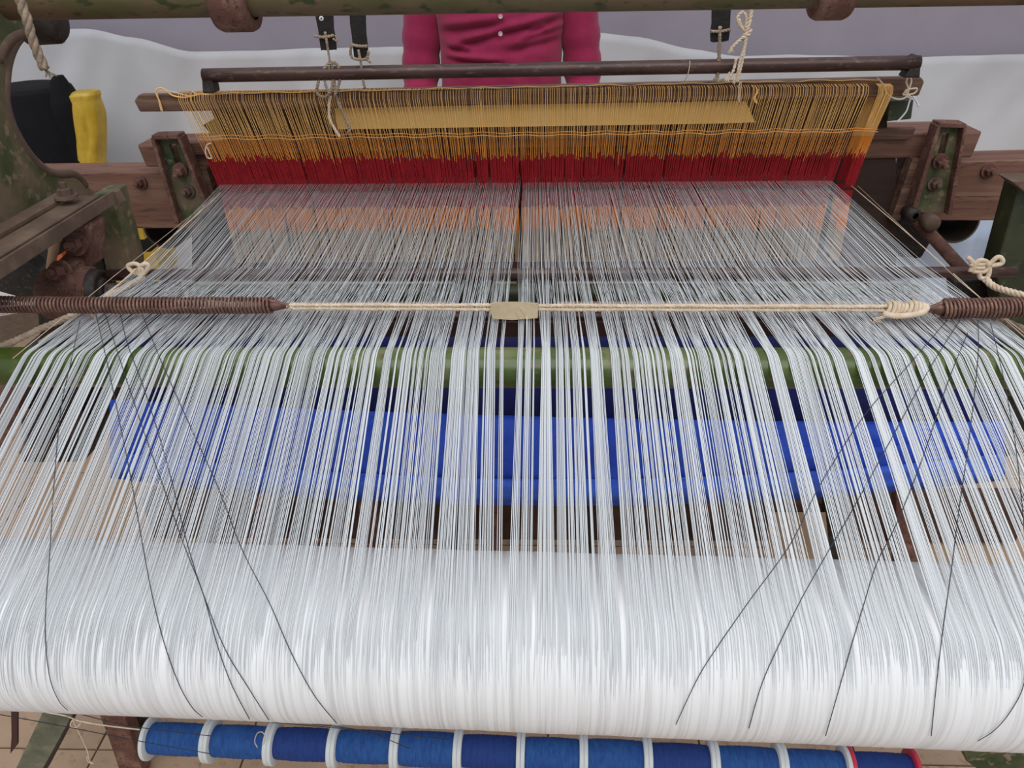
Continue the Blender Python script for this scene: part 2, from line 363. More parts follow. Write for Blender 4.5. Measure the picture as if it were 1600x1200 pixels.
# bottom legs seen under the warp beam
def leg(name, pts, Y, d, m): b = MB(); pslab(b, pts, Y, d); return b.build(name, m, loom, bevel=.002)
leg('leg_angle', [(70, 1105), (118, 1110), (60, 1215), (18, 1215)], .80, .006, mat('mouldy grey green iron', (84, 90, 74), (132, 128, 106), 20, .7, .3, c3=(104, 106, 90)))
leg('leg_angle', [(118, 1108), (122, 1110), (66, 1215), (60, 1215)], .80, .03, M_dark)
leg('foot_bracket', [(148, 1100), (190, 1104), (226, 1215), (190, 1215), (168, 1150)], .86, .03, M_rust)
leg('foot_bracket', [(188, 1100), (236, 1106), (236, 1170), (214, 1160)], .92, .03, M_dark)
leg('foot_bracket', [(216, 1178), (262, 1166), (284, 1180), (288, 1215), (222, 1215)], .93, .03, M_rust)
leg('foot_bracket', [(1500, 1150), (1640, 1140), (1640, 1215), (1545, 1215), (1510, 1190)], .80, .03, M_green)

# ================================================================ SLEY (wooden beam that carries the reed)
sley = thing('sley', 'reddish wooden sley beam with slotted green iron brackets behind the heddles', 'loom part')
b = MB(); pslab(b, [(213, 226), (1536, 205), (1519, 247), (228, 262)], 1.62, .1); b.build('sley_cap', M_wood, sley, bevel=.005)
for pts, Y in (([(290, 224), (350, 222), (1432, 200), (1424, 218), (350, 242), (296, 242)], 1.605),):
    b = MB(); pslab(b, pts, Y, .02); b.build('ledge_strip', M_wood2, sley, bevel=.002)
b = MB(); pslab(b, [(-60, 272), (300, 268), (330, 300), (345, 356), (-60, 360)], 1.66, .085); l1 = b.build('shuttle_box', M_wood, sley, bevel=.003)
b = MB(); pslab(b, [(1425, 254), (1680, 248), (1680, 282), (1580, 284), (1569, 304), (1561, 345), (1420, 345)], 1.66, .085); l2 = b.build('shuttle_box', M_wood, sley, bevel=.003)
for x, y in ((220, 285), (1543, 267)): bolt('bolt', at(x, y, Y=1.66), (0, -1, .1), .010, .022, sley)
for pts, Y in (([(305, 262), (322, 262), (343, 332), (333, 336)], 1.6), ([(322, 262), (336, 262), (352, 325), (344, 332)], 1.64), ([(1426, 248), (1442, 250), (1406, 345), (1392, 345)], 1.6), ([(1412, 248), (1426, 248), (1392, 345), (1384, 342)], 1.64)):
    b = MB(); pslab(b, pts, Y, .03); b.build('sley_strut', M_wood2, sley, bevel=.002)
b = MB(); pslab(b, [(300, 306), (1398, 300), (1398, 345), (300, 352)], 1.68, .06); b.build('race_board', M_wood, sley, bevel=.003)
def bracket(q, side):
    # q: picture corners tl, tr, br, bl of the web; slot left open
    c = [at(x, y, Y=1.585) for x, y in q]
    def bl(u, v): return (c[0].lerp(c[1], u)).lerp(c[3].lerp(c[2], u), v)
    us = [0, .36, .64, 1]; vs_ = [0, .10, .36, 1]; b = MB()
    for i in range(3):
        for j in range(3):
            if i == 1 and j == 1: continue
            b.slab([bl(us[i], vs_[j]), bl(us[i+1], vs_[j]), bl(us[i+1], vs_[j+1]), bl(us[i], vs_[j+1])], (0, .012, 0))
    br = b.build('slotted_bracket', M_green, sley)
    for u0, u1 in ((-.16, 0), (1, 1.14)):
        b = MB(); b.slab([bl(u0, 0)-Vector((0, .02, 0)), bl(u1, 0)-Vector((0, .02, 0)), bl(u1, 1)-Vector((0, .02, 0)), bl(u0, 1)-Vector((0, .02, 0))], (0, .034, 0)); b.build('flange', M_rust, br, bevel=.0015)
    b = MB(); b.slab([bl(-.1, -.03)-Vector((0, .02, 0)), bl(1.1, -.03)-Vector((0, .02, 0)), bl(1.1, .02)-Vector((0, .02, 0)), bl(-.1, .02)-Vector((0, .02, 0))], (0, .034, 0)); b.build('flange', M_rust, br, bevel=.0015)
    bolt('bolt', bl(.5, .40), (-.1*side, -1, -.05), .010, .034, br, M_rust)
    bolt('bolt', bl(.5, .66), (0, -1, .1), .010, .02, br, M_dust)
    b = MB(); k = bl(.55, 1.02); b.lathe(k+Vector((0, -.03, -.012)), (0, 1, 0), [(0, 0), (0, .013), (.004, .017), (.06, .017), (.06, 0)], 20); b.build('pivot_boss', M_dust, br)
    b = MB(); k = bl(1.1 if side < 0 else -.1, .98); b.lathe(k+Vector((0, -.035, .0)), (.3*-side, 1, .1), [(0, .007), (0, .014), (.03, .014), (.03, .007)], 18); b.build('pivot_ring', M_dark, br)
bracket([(247, 212), (282, 211), (332, 338), (286, 344)], -1)
bracket([(1464, 193), (1499, 194), (1474, 332), (1424, 332)], 1)
for cx, cy, rr in ((256, 357, .050), (1497, 347, .050)):
    c = at(cx, cy, Y=1.75); b = MB()
    b.lathe(c, (0, 1, -.08), [(0, rr-.004), (0, rr), (.30, rr), (.30, rr-.004), (0, rr-.004)], 36)
    b.lathe(c+Vector((0, .28, 0)), (0, 1, 0), [(0, 0), (0, rr-.003)], 36)
    b.build('picker_tube', M_grey, sley)
# reed: comb of fine dark dents
b = MB(); za = at(800, 262, Y=1.66).z; zb = at(800, 312, Y=1.66).z
for i in range(420):
    x = -.64+1.28*i/419; b.box((x-.0005, 1.66, zb), (x+.0005, 1.668, za))
b.build('reed_dents', M_dark, sley, kind='stuff')

# ================================================================ BACK REST ROLLER, WARP BEAM, WARP
YR, RR = .84, .0265; ZR = .95-RR-.0006
b = MB(); b.tube([(x, YR, ZR) for x in [-1.0+2*i/40 for i in range(41)]], RR-.0006, 48)
rol = b.build('back_rest_roller', M_roller); tag(rol, 'glossy green roller pipe that the white threads bend over', 'roller')
def beam(x): k = x/.6; return .617-.010*k, .6865-.006*k, .0995+.0015*k
wbeam = thing('warp_beam', 'large warp beam wound full with white yarn', 'warp beam')
NX = 1500; NA = 72; XB = .72
b = MB(); rows = []
rv = []
for i in range(NX+1):
    x = -XB+2*XB*i/NX
    rv.append(.0007*noise.noise(Vector((x*14, 0, 0)))+.00035*noise.noise(Vector((x*90, 3, 0)))+random.uniform(-.0001, .0001))
for i in range(NX+1):
    x = -XB+2*XB*i/NX; cy, cz, r = beam(x); row = []
    for k in range(NA+1):
        a = 2*math.pi*k/NA; rr = r+rv[i]
        xx = x+.0025*noise.noise(Vector((x*6, math.cos(a)*1.2, math.sin(a)*1.2)))
        row.append((xx, cy+math.cos(a)*rr, cz+math.sin(a)*rr))
    rows.append(row)
b.grid(rows)
m = mat('wound white yarn', (236, 238, 242), rough=.85, spec=.15)
n = m.node_tree.nodes; L = m.node_tree.links; t = n.new('ShaderNodeTexCoord'); mp = n.new('ShaderNodeMapping'); mp.inputs['Scale'].default_value = (1, .012, .012)
nz = n.new('ShaderNodeTexNoise'); nz.inputs['Scale'].default_value = 210; nz.inputs['Detail'].default_value = 8; nz.inputs['Roughness'].default_value = .7
rp = n.new('ShaderNodeValToRGB'); rp.color_ramp.elements[0].position = .30; rp.color_ramp.elements[0].color = lin((206, 206, 206)); rp.color_ramp.elements[1].position = .55; rp.color_ramp.elements[1].color = lin((242, 243, 246))
L.new(t.outputs['Object'], mp.inputs[0]); L.new(mp.outputs[0], nz.inputs['Vector']); L.new(nz.outputs[0], rp.inputs[0]); L.new(rp.outputs[0], n['Principled BSDF'].inputs['Base Color'])
bp = n.new('ShaderNodeBump'); bp.inputs['Strength'].default_value = .35; bp.inputs['Distance'].default_value = .001; L.new(nz.outputs[0], bp.inputs['Height']); L.new(bp.outputs[0], n['Principled BSDF'].inputs['Normal'])
b.build('yarn_winding', m, wbeam)
for s in (-1, 1):
    x = s*(XB+.002); cy, cz, r = beam(x); b = MB()
    b.lathe((x, cy, cz), (s, 0, 0), [(0, 0), (0, r+.06), (.008, r+.06), (.012, r+.05), (.012, .03), (.06, .03), (.06, 0)], 48); b.build('beam_flange', M_rust, wbeam)

def tangent(x):
    cy, cz, r2 = beam(x); r2 += .0012; c1 = Vector((YR, ZR)); c2 = Vector((cy, cz)); d = (c2-c1); Ln = d.length; d = d/Ln
    a = -(r2-RR)/Ln; nrm = Vector((d.y, -d.x)) if d.x > 0 else Vector((d.y, -d.x))
    if nrm.x > 0: nrm = -nrm
    mv = d*a+nrm*math.sqrt(1-a*a)
    return c1, c2, RR, r2, mv
def thread_yz(x, over, sh, sink=4):
    c1, c2, r1, r2, mv = tangent(x)
    # list of (stage, y, z); stage 0 at heddle .. 1 lease rod .. 2 roller .. 3 beam tangent .. 3+ around beam
    P = [(-.2, 1.67, .95), (0, 1.54, .95+sh), (.5, 1.31, .95+sh*.5+over*.5), (1, 1.085, .951+over), (1.5, .96, .950+over*.4), (2, YR, ZR+r1)]
    am = math.atan2(mv.y, mv.x); 
    for k in (1, 2, 3, 4):
        a = math.pi/2+(am-math.pi/2)*k/4; P.append((2+.02*k, c1.x+math.cos(a)*r1, c1.y+math.sin(a)*r1))
    for k in (1, 2):
        q = (c1+mv*r1).lerp(c2+mv*r2, k/3); P.append((2.1+.3*k, q.x, q.y))
    for k in range(22):
        a = am+R(110)*k/21; rr = r2+.0002-.005*min(1, (k/3/sink)**1.5)
        P.append((3+k*.025, c2.x+math.cos(a)*rr, c2.y+math.sin(a)*rr))
    return P
warp = thing('warp', 'sheet of white warp threads running from the beam over the roller to the heddles', 'yarn')
NT = 1330
# irregular bunches as they lie on the roller; each bunch is one part
bunches = []; i = 0
while i < NT:
    k = random.choice([2, 3, 4, 6, 8, 9, 10, 12, 14, 16, 20, 26])
    bunches.append(list(range(i, min(NT, i+k)))); i += k
# keep an opening just past the middle
rnd = random.Random(3)
loose = []
TR = .00044
gap_c = .002
jit = [rnd.gauss(0, 1) for _ in range(NT)]
for g in bunches:
    u0 = 2*(g[0])/(NT-1)-1; u1 = 2*(g[-1])/(NT-1)-1; um = (u0+u1)/2
    opening = rnd.uniform(.36, .8) if rnd.random() < .85 else .95
    shift = rnd.gauss(0, .0014)
    b = MB()
    for t_ in g:
        u = 2*t_/(NT-1)-1
        gp = lambda a: (a if u > gap_c else -a)
        asy = lambda a, l, r_: a*(l if a < 0 else r_)
        xh = .615*u+.002+gp(.0025)+jit[t_]*.0006
        xrod = asy(u, .572, .606)+gp(.007)*(1-abs(u))**2+jit[t_]*.0026+shift*.6
        xr = asy(um, .606, .640)+gp(.009)*(1-abs(u))**4+(.636*(u-um))*opening+shift+jit[t_]*.00022-.008*0
        xt = asy(um, .672, .70)+gp(.003)*(1-abs(u))**4+(.70*(u-um))*(opening*.5+.5)+shift*.4+jit[t_]*.0009
        xbm = asy(u, .69, .70)+jit[t_]*.0008
        over = .0095 if t_ % 2 else -.0095
        sh = (.005 if t_ % 2 else -.012)
        pts = []
        lay = rnd.choice((0, 0, .0009))
        for st, y, z in thread_yz(xr, over, sh, rnd.uniform(1.4, 5.5)):
            if st < 0: x = xh
            elif st <= 1: x = xh+(xrod-xh)*st
            elif st <= 2: s = st-1; x = xrod+(xr-xrod)*(1-(1-s)**1.6)
            elif st <= 3: x = xr+(xt-xr)*(st-2)
            else: x = xt+(xbm-xt)*min(1, (st-3)/.4)
            pts.append((x, y, z+(lay if 1.2 < st < 3 else 0)))
        b.tube(pts, [.00015, .00015, .00019, .00026, .00034]+[TR]*(len(pts)-5), 3, caps=False)
    o = b.build('thread_bunch', M_thread, warp)
# a few stray threads across bunches
for (p0, p1, p2) in (((826, 300), (824, 480), (822, 545)), ((640, 560), (690, 820), (700, 900)), ((1340, 290), (1500, 440), (1600, 520)), ((345, 300), (180, 430), (20, 560))):
    b = MB(); pts = [at(p0[0], p0[1], Z=.966), at(p1[0], p1[1], Z=.962) if p1[1] < 545 else None, None]
    if p1[1] < 545:
        q = [at(*p0, Z=.966), at(*p1, Z=.962), at(p2[0], p2[1], Z=.955)]
        b.tube(q, .0005, 4); b.build('stray_thread', M_cord if p0[0] in (345, 1340) else M_thread, warp)

def on_warp(px, py, off=.0022):
    """point on top of the warp sheet / beam surface that a ray through (px,py) meets"""
    d = (Fw + Rt*((px-800)/F_PX) - Up*((py-600)/F_PX)).normalized()
    t = .5
    def inside(p):
        c1, c2, r1, r2, mv = tangent(p.x); q = Vector((p.y, p.z))
        if (q-c2).length < r2+off or (q-c1).length < r1+off: return True
        if p.y > YR: return p.z < .953+off
        s = (q-(c1+mv*r1)); ln = ((c2+mv*r2)-(c1+mv*r1)); dd = ln.normalized(); al = s.dot(dd)
        return 0 <= al <= ln.length and s.dot(mv) < off
    while t < 2.5:
        p = CAM+d*t
        if inside(p): return p
        t += .0012
    return CAM+d*1.0
M_bthread = mat('black thread', (52, 58, 70), rough=.8)
dark_threads = [
 ([(125, 500), (112, 560), (95, 640), (84, 760), (78, 860), (72, 940), (71, 1000), (78, 1060), (92, 1095), (106, 1110)], 'dark thread on the white beam nearest the outer frame leg, bowing back under'),
 ([(150, 492), (166, 560), (185, 650), (205, 750), (224, 858), (240, 940), (258, 1010), (280, 1070), (300, 1105), (316, 1120)], 'dark thread crossing the white yarn, second from the left'),
 ([(165, 492), (190, 570), (220, 660), (255, 760), (290, 858), (318, 930), (340, 1010), (362, 1070), (390, 1124)], 'dark thread parting from its twin low on the beam, the one nearer the frame'),
 ([(188, 490), (200, 540), (226, 610), (260, 720), (295, 858), (322, 940), (352, 1015), (385, 1070), (420, 1125)], 'dark thread parting from its twin low on the beam, the one nearer the middle'),
 ([(222, 490), (250, 560), (290, 650), (340, 760), (378, 858), (420, 940), (455, 1020), (490, 1085), (526, 1130)], 'longest dark slanting thread on the left half of the yarn'),
 ([(1480, 500), (1420, 570), (1350, 650), (1280, 760), (1235, 850), (1170, 940), (1120, 1012), (1090, 1060), (1056, 1132)], 'dark thread slanting furthest towards the middle on the right half'),
 ([(1500, 500), (1450, 580), (1385, 700), (1330, 800), (1288, 872), (1250, 940), (1216, 1010), (1190, 1070), (1170, 1138)], 'dark thread on the right half, second from the middle'),
 ([(1512, 520), (1480, 600), (1440, 720), (1400, 820), (1370, 880), (1348, 950), (1330, 1010), (1310, 1080), (1290, 1150)], 'dark thread on the right half, third from the middle'),
 ([(1528, 500), (1528, 560), (1515, 680), (1498, 800), (1488, 880), (1478, 950), (1470, 1010), (1462, 1080), (1455, 1150)], 'nearly upright dark thread on the right half'),
 ([(1548, 505), (1570, 600), (1590, 720), (1604, 880), (1606, 1000), (1600, 1068), (1580, 1110), (1555, 1140), (1528, 1158)], 'dark thread curling under the right end of the beam'),
]
for pts, lab in dark_threads:
    path = [on_warp(q.x, q.y, .0016) for q in smooth_path([Vector((x, y, 0)) for x, y in pts], 7)]; b = MB(); b.tube(path, .00045, 4)
    tag(b.build('dark_thread', M_bthread), lab, 'thread', 'dark threads lying across the white warp')

# ================================================================ HEDDLE HARNESS
def heddles(Yh, n, seed, top_dx, label, xw=.615):
    h = thing('heddle_shaft', label, 'heddles')
    rr = random.Random(seed)
    ztop = at(800, 141, Y=Yh).z; zo = at(800, 215, Y=Yh).z; zred = at(800, 245, Y=Yh).z; ztopL = at(320, 150, Y=Yh).z; slope = 0
    by, bo, br_, lo_, lr, lt = MB(), MB(), MB(), MB(), MB(), MB()
    xs = [-1+2*(i+rr.uniform(-.22, .22))/(n-1) for i in range(n)]
    extra = [1.035+.0055*k for k in range(14)]
    clump = 0
    for i, u in enumerate(xs+extra):
        ex = u > 1.03
        if rr.random() < .12: clump = rr.gauss(0, .0035)
        xt = .652*u+top_dx+rr.gauss(0, .0007)+clump*.4
        if ex: xt = .652*(1.0+.028+(u-1.035)*.55)+top_dx
        xe = (xw*u+.002+(.0025 if u > 0 else -.0025)+clump) if not ex else xw*1.035+.012+(u-1.035)*.22
        zt = ztop+.0*u
        y1 = Yh-.012; ye = Yh
        mid = lambda z: xt+(xe-xt)*(zt-z)/(zt-.95)
        jr = zred+rr.gauss(0, .005)
        by.tube([(xt, Yh+.02, zt-.004), (xt, Yh+.006, zt+.004), (xt, Yh-.012, zt+.002), (xt+rr.gauss(0, .0003), Yh-.017, zt-.01), (mid(zo), Yh-.008, zo)], .00068, 3, False)
        bo.tube([(mid(zo), Yh-.008, zo), (mid(jr), Yh-.004, jr)], .00078, 3, False)
        for dx in (-.0008, .0008):
            br_.tube([(mid(jr)+dx, Yh-.004+dx, jr), (xe+dx*1.6+rr.gauss(0, .0004), Yh, .945+rr.uniform(-.006, .004))], .0012, 3, False)
        zt2 = .856+rr.gauss(0, .003); ze = .935; zr2 = .905+rr.gauss(0, .003)
        xb = xe+(rr.gauss(0, .0015))
        for dx in (-.0008, .0008): lr.tube([(xe+dx, Yh, ze), (xe+dx, Yh, zr2)], .0012, 3, False)
        for dx in (-.0007, .0007): lo_.tube([(xe+dx, Yh, zr2), (xb+dx, Yh, zt2)], .0011, 3, False); lt.tube([(xb+dx, Yh, zt2), (xb+dx, Yh, .785)], .0008, 3, False)
    by.build('yellow_cords', M_yellowc, h, kind='stuff'); bo.build('orange_cords', M_orange, h, kind='stuff'); br_.build('red_cords', M_red, h, kind='stuff')
    lt.build('lower_tan_cords', M_tan, h, kind='stuff'); lr.build('lower_red_cords', M_red, h, kind='stuff'); lo_.build('lower_orange_cords', M_orange2, h, kind='stuff')
    return h, ztop
h1, zt1 = heddles(1.54, 290, 5, -.002, 'front row of yellow, orange and red heddle cords hung on the wooden bar')
h2, zt2 = heddles(1.585, 290, 9, -.004, 'rear row of heddle cords behind the yellow strip')
# wooden bar of the front shaft and its lower bar
b = MB(); pslab(b, [(209, 158), (216, 148), (300, 147), (1384, 122), (1440, 121), (1445, 128), (1436, 150), (1384, 152), (300, 174), (218, 175)], 1.545, .022); b.build('heddle_bar', M_wood2, h1, bevel=.003)
b = MB(); pslab(b, [(520, 160), (1180, 146), (1180, 152), (520, 172)], 1.592, .016); b.build('heddle_bar', M_wood2, h2, bevel=.002)
b = MB(); A, B = at(340, 402, Y=1.54), at(1340, 398, Y=1.54); b.slab([A, B, B-Vector((0, 0, .028)), A-Vector((0, 0, .028))], (0, .014, 0)); b.build('lower_bar', MATS['dark maroon wood'], h1, bevel=.002)
b = MB(); b.slab([A+Vector((0, .045, .01)), B+Vector((0, .045, .01)), B+Vector((0, .045, -.018)), A+Vector((0, .045, -.018))], (0, .014, 0)); b.build('lower_bar', MATS['dark maroon wood'], h2, bevel=.002)
# thin lacing cords along the bar and across the heddles
for ya, yb, Y, r, m, nm in ((147, 124, 1.518, .0011, M_yellowc, 'top_lacing'), (218, 205, 1.525, .0008, M_orange, 'cross_lacing'), (213, 201, 1.524, .0006, M_orange, 'cross_lacing')):
    path = []
    for i in range(61):
        t = i/60; x = 312+(1372-312)*t; path.append(at(x, ya+(yb-ya)*t+1.2*math.sin(i*1.7)+noise.noise(Vector((i*.3, ya, 0)))*2, Y=Y))
    b = MB(); b.tube(path, r, 5); b.build(nm, m, h1)
path = [at(380+(1330-380)*i/70, 149+(126-149)*(380-312+(950)*i/70)/1060+2.2*noise.noise(Vector((i*.6, 7, 0))), Y=1.516) for i in range(71)]
b = MB(); b.tube(path, .0006, 4); b.build('black_lacing', M_black, h1)
b = MB(); pslab(b, [(522, 168), (1145, 158), (1165, 158), (1180, 191), (1128, 193), (545, 202), (528, 202)], 1.562, .002)
tag(b.build('yellow_strip', M_strip), 'long flat yellow strip tucked between the two rows of heddle cords', 'strip')

b = MB(); pslab(b, [(322, 153), (1386, 128), (1386, 204), (350, 222)], 1.612, .006); b.build('back_board', mat('dark stained board', (46, 30, 24), (62, 42, 34), 14, .85, .2, stretch=(.3, 2, 2)), h2)
b = MB(); pslab(b, [(300, 262), (1400, 248), (1400, 440), (300, 440)], 1.625, .006); b.build('lower_board', MATS['dark stained board'], h2)
# harness pipe with bent ends above the heddles
b = MB(); A, B = at(318, 118, Y=1.50), at(1436, 98, Y=1.50)
b.tube([A.lerp(B, i/20) for i in range(21)], .0125, 20)
hp = b.build('harness_pipe', M_pipe); tag(hp, 'dark maroon pipe with bent iron ends above the yellow heddle cords', 'pipe')
for P_, pts in ((A, [(314, 110), (328, 112), (331, 124), (336, 146), (316, 146)]), (B, [(1424, 92), (1436, 86), (1440, 92), (1438, 122), (1412, 122), (1422, 108)])):
    b = MB(); pslab(b, pts, 1.49, .03); b.build('bent_end', M_dark, hp, bevel=.003)
for x0, y0 in ((1366, 152),):
    b = MB(); pslab(b, [(1390, 158), (1428, 156), (1424, 186), (1386, 190)], 1.575, .04); b.build('green_block', M_darkgreen, h1, bevel=.002)
b = MB(); pslab(b, [(318, 195), (330, 188), (345, 210), (330, 212)], 1.60, .02); b.build('green_block', M_darkgreen, h2)

# lease rod
b = MB(); A, B = at(170, 429, Z=.951), at(1586, 425, Z=.951); b.tube([A.lerp(B, i/20) for i in range(21)], .0082, 16)
lr_ = b.build('lease_rod', M_pipe); tag(lr_, 'thin round iron rod threaded through the white warp, tied at both ends', 'rod')

# ================================================================ SPRINGS AND CORD ACROSS THE WARP
def spring(name, A, B, r, wire, turns, lab, hook):
    g = thing(name, lab, 'spring', 'coil springs stretched across the warp')
    A, B = Vector(A), Vector(B); ax_ = (B-A).normalized(); u = Vector((0, 0, 1)); u = (u-ax_*u.dot(ax_)).normalized(); v = ax_.cross(u); L_ = (B-A).length
    pts = []
    for i in range(turns*12+1):
        a = 2*math.pi*i/12; t = i/(turns*12); rr_ = r*(1+.03*math.sin(i*.05)); pts.append(A+ax_*L_*t+(u*math.cos(a)+v*math.sin(a))*rr_+Vector((0, 0, -.0015*math.sin(math.pi*t))))
    b = MB(); b.tube(pts, wire, 6); b.build('coil', M_spring, g)
    b = MB(); e = A if hook < 0 else B; s = -1 if hook < 0 else 1
    b.tube(smooth_path([e-ax_*s*.012+u*r*.9, e+ax_*s*.004+u*r*.55, e+ax_*s*.013+u*.002, e+ax_*s*.024, e+ax_*s*.013-u*.003, e+ax_*s*.004-u*r*.55, e-ax_*s*.012-u*r*.9]), wire*1.25, 6)
    b.tube([e-ax_*s*.01, e+ax_*s*.006, e+ax_*s*.018], [r*.8, r*.55, .002], 12)
    b.build('hook', M_spring, g)
    return g
YS = .915
sl = spring('coil_spring', at(-190, 473, Y=YS), at(426, 477, Y=YS), .0098, .0019, 105, 'long rusty brown coil spring stretched over the warp beside the left casting', 1)
sr = spring('coil_spring', at(1472, 482, Y=YS), at(1790, 474, Y=YS), .0118, .0021, 50, 'thicker rusty coil spring at the knotted end of the cord', -1)
cord = thing('cord', 'doubled cream cotton cord stretched across the warp between two springs', 'cord')
for dy, sg in ((-2.9, 1), (2.9, -1)):
    path = [at(448, 477.5, Y=YS)]+[at(460+(1390-460)*i/40, 479+dy+ (482-479)*i/40+.5*math.sin(i*.9*sg), Y=YS) for i in range(41)]
    b = MB(); rope(b, resample(path, .004), .0033, 3, 90, 5); b.build('strand', M_cord, cord)
kn = MB(); rk = random.Random(4)
for k in range(9):
    x = 1384+k*6.6; c = at(x, 483, Y=YS); rr = .0075+.0018*math.sin(k*1.3)
    pts = [c+Vector((.0035*math.sin(a)+.002*k*0, rr*math.cos(a), rr*math.sin(a))) for a in [2*math.pi*j/16 for j in range(18)]]
    kn.tube(pts, .0028, 6)
kn.tube(smooth_path([at(1380, 490, Y=YS-.01), at(1400, 494, Y=YS-.012), at(1425, 492, Y=YS-.012), at(1442, 488, Y=YS-.01), at(1448, 480, Y=YS), at(1440, 476, Y=YS)]), .004, 7)
for k in range(9):
    kn.tube(smooth_path([at(1398, 490, Y=YS-.01), at(1386-k*1.2, 494+k % 3, Y=YS-.012), at(1372-2*k % 9, 498+(k % 4), Y=YS-.012), at(1366+(k*5 % 14), 501+(k*3 % 5), Y=YS-.01)]), .0007, 4)
kn.tube(smooth_path([at(1412, 472, Y=YS), at(1422, 463, Y=YS), at(1428, 463, Y=YS), at(1427, 474, Y=YS)]), .0004, 4)
kn.build('knot', M_cord, cord)
b = MB(); b.tube(smooth_path([at(1446, 478, Y=YS), at(1458, 469, Y=YS), at(1468, 468, Y=YS), at(1474, 476, Y=YS), at(1470, 492, Y=YS), at(1456, 496, Y=YS), at(1446, 488, Y=YS), at(1446, 478, Y=YS)]), .0005, 4); b.build('wire_loop', M_cord, cord)
b = MB(); pslab(b, [(768, 474), (800, 472), (832, 473), (841, 478), (840, 497), (800, 500), (770, 498), (766, 486)], YS-.006, .001)
b.slab([at(768, 474, Y=YS-.005), at(841, 475, Y=YS-.005), at(841, 473, Y=YS+.006), at(768, 472, Y=YS+.006)], (0, 0, -.001))
b.tube(smooth_path([at(812, 480, Y=YS-.007), at(820, 492, Y=YS-.009), at(814, 498, Y=YS-.008), at(806, 488, Y=YS-.007)]), .0006, 4)
b.build('tape_wrap', M_tape, cord)

# rope ties at the lease rod ends
def bowknot(pxs, Y, r, lab, tailpts, m=M_cord):
    g = thing('rope_tie', lab, 'rope', 'rope ties on the lease rod')
    b = MB()
    for pts in pxs: b.tube(pxpath(pts, Y), r, 7)
    b.build('knot', m, g)
    b = MB(); path = resample(pxpath(tailpts, Y), .003)
    rope(b, path, r*1.5, 3, 50, 6); b.build('tail', m, g)
    return g
bowknot([[(222, 432), (206, 424), (200, 415), (212, 412), (222, 420), (224, 432)], [(222, 432), (232, 418), (228, 412), (218, 418), (222, 432)], [(226, 433), (216, 430), (210, 420)]], 1.06, .0032,
        'cream rope tied in a small bow on the rod beside the bearing', [(224, 433, 1.06), (190, 452, 1.03), (150, 474, 1.0), (110, 494, .96), (60, 515, .93), (20, 534, .91), (-30, 552, .88)])
tie = bowknot([[(1514, 404), (1524, 415), (1516, 424), (1528, 408), (1540, 408), (1545, 416), (1538, 424), (1520, 424)], [(1545, 414), (1558, 402), (1566, 405), (1564, 412), (1548, 415)], [(1540, 408), (1546, 420), (1542, 434), (1532, 434), (1530, 424)], [(1512, 402), (1520, 410), (1530, 413), (1542, 411)], [(1516, 412), (1526, 418), (1538, 418)]], 1.055, .0034,
        'cream rope tied in a looped bow beside the dark green post', [(1540, 436, 1.05), (1552, 447, 1.04), (1575, 455, 1.02), (1605, 462, 1.0), (1660, 470, .98)])
def single(name, lab, cat, path, r, m, group=None, strands=3, turns=70, fray=None):
    b = MB()
    if strands > 1: rope(b, resample(path, .003), r, strands, turns, 6)
    else: b.tube(path, r, 7)
    if fray:
        p, d = Vector(fray[0]), Vector(fray[1])
        for k in range(10): b.tube([p, p+d*.6+Vector((random.gauss(0, .0015), random.gauss(0, .0015), 0)), p+d+Vector((random.gauss(0, .0035), random.gauss(0, .003), random.gauss(0, .002)))], .0007, 4)
    return tag(b.build(name, m), lab, cat, group)
single('rope', 'thick cream rope passing under the thicker spring by the right beam end', 'rope', pxpath([(1560, 497), (1590, 512), (1640, 530)], .95), .006, M_rope)
single('cord', 'short cream cord end hanging over the threads below the left spring', 'cord', pxpath([(132, 486), (148, 496), (154, 512), (158, 530)], .93), .0022, M_cord)
single('cord', 'thin pale cord running from the bow knot under the left spring', 'cord', pxpath([(345, 302, 1.5), (230, 405, 1.1), (160, 465, .98), (60, 535, .88)], 1), .0011, M_cord, strands=1)
single('cord', 'single pale thread stretched beside the right edge of the warp', 'cord', pxpath([(1330, 290, 1.53), (1430, 375, 1.2), (1530, 464, 1.0), (1610, 535, .9)], 1), .0008, M_cord, strands=1)
single('rope', 'frayed grey beige rope hanging from the top rail over the left casting', 'rope', pxpath([(26, -30), (34, 8), (42, 30), (50, 60), (60, 85), (70, 108)], 1.06), .0062, M_rope, turns=26, fray=(at(69, 106, Y=1.06), (at(76, 120, Y=1.06)-at(69, 106, Y=1.06))))
# black leather straps with their ties
def strap(pts, Y, lab, cords, hole=None):
    g = thing('leather_strap', lab, 'strap', 'black straps hanging behind the top rail')
    b = MB(); pslab(b, pts, Y, .004)
    if hole: pass
    b.build('strap', M_leather, g)
    if hole:
        c = at(hole[0], hole[1], Y=Y-.001); b = MB(); b.lathe(c, (0, 1, 0), [(0, .0016), (0, .0042), (.003, .0042), (.003, .0016)], 16); b.build('eyelet', M_white, g)
    b = MB()
    for pth, r in cords: rope(b, resample(pxpath(pth, Y-.006), .003), r, 2, 90, 5)
    b.build('tie_cord', M_rope, g)
def jag(pts, amp, seed):
    rr = random.Random(seed); out = []
    for (a, b_) in zip(pts, pts[1:]+pts[:1]):
        for k in range(6):
            t = k/6; out.append((a[0]+(b_[0]-a[0])*t+rr.uniform(-amp, amp), a[1]+(b_[1]-a[1])*t+rr.uniform(-amp, amp)))
    return out
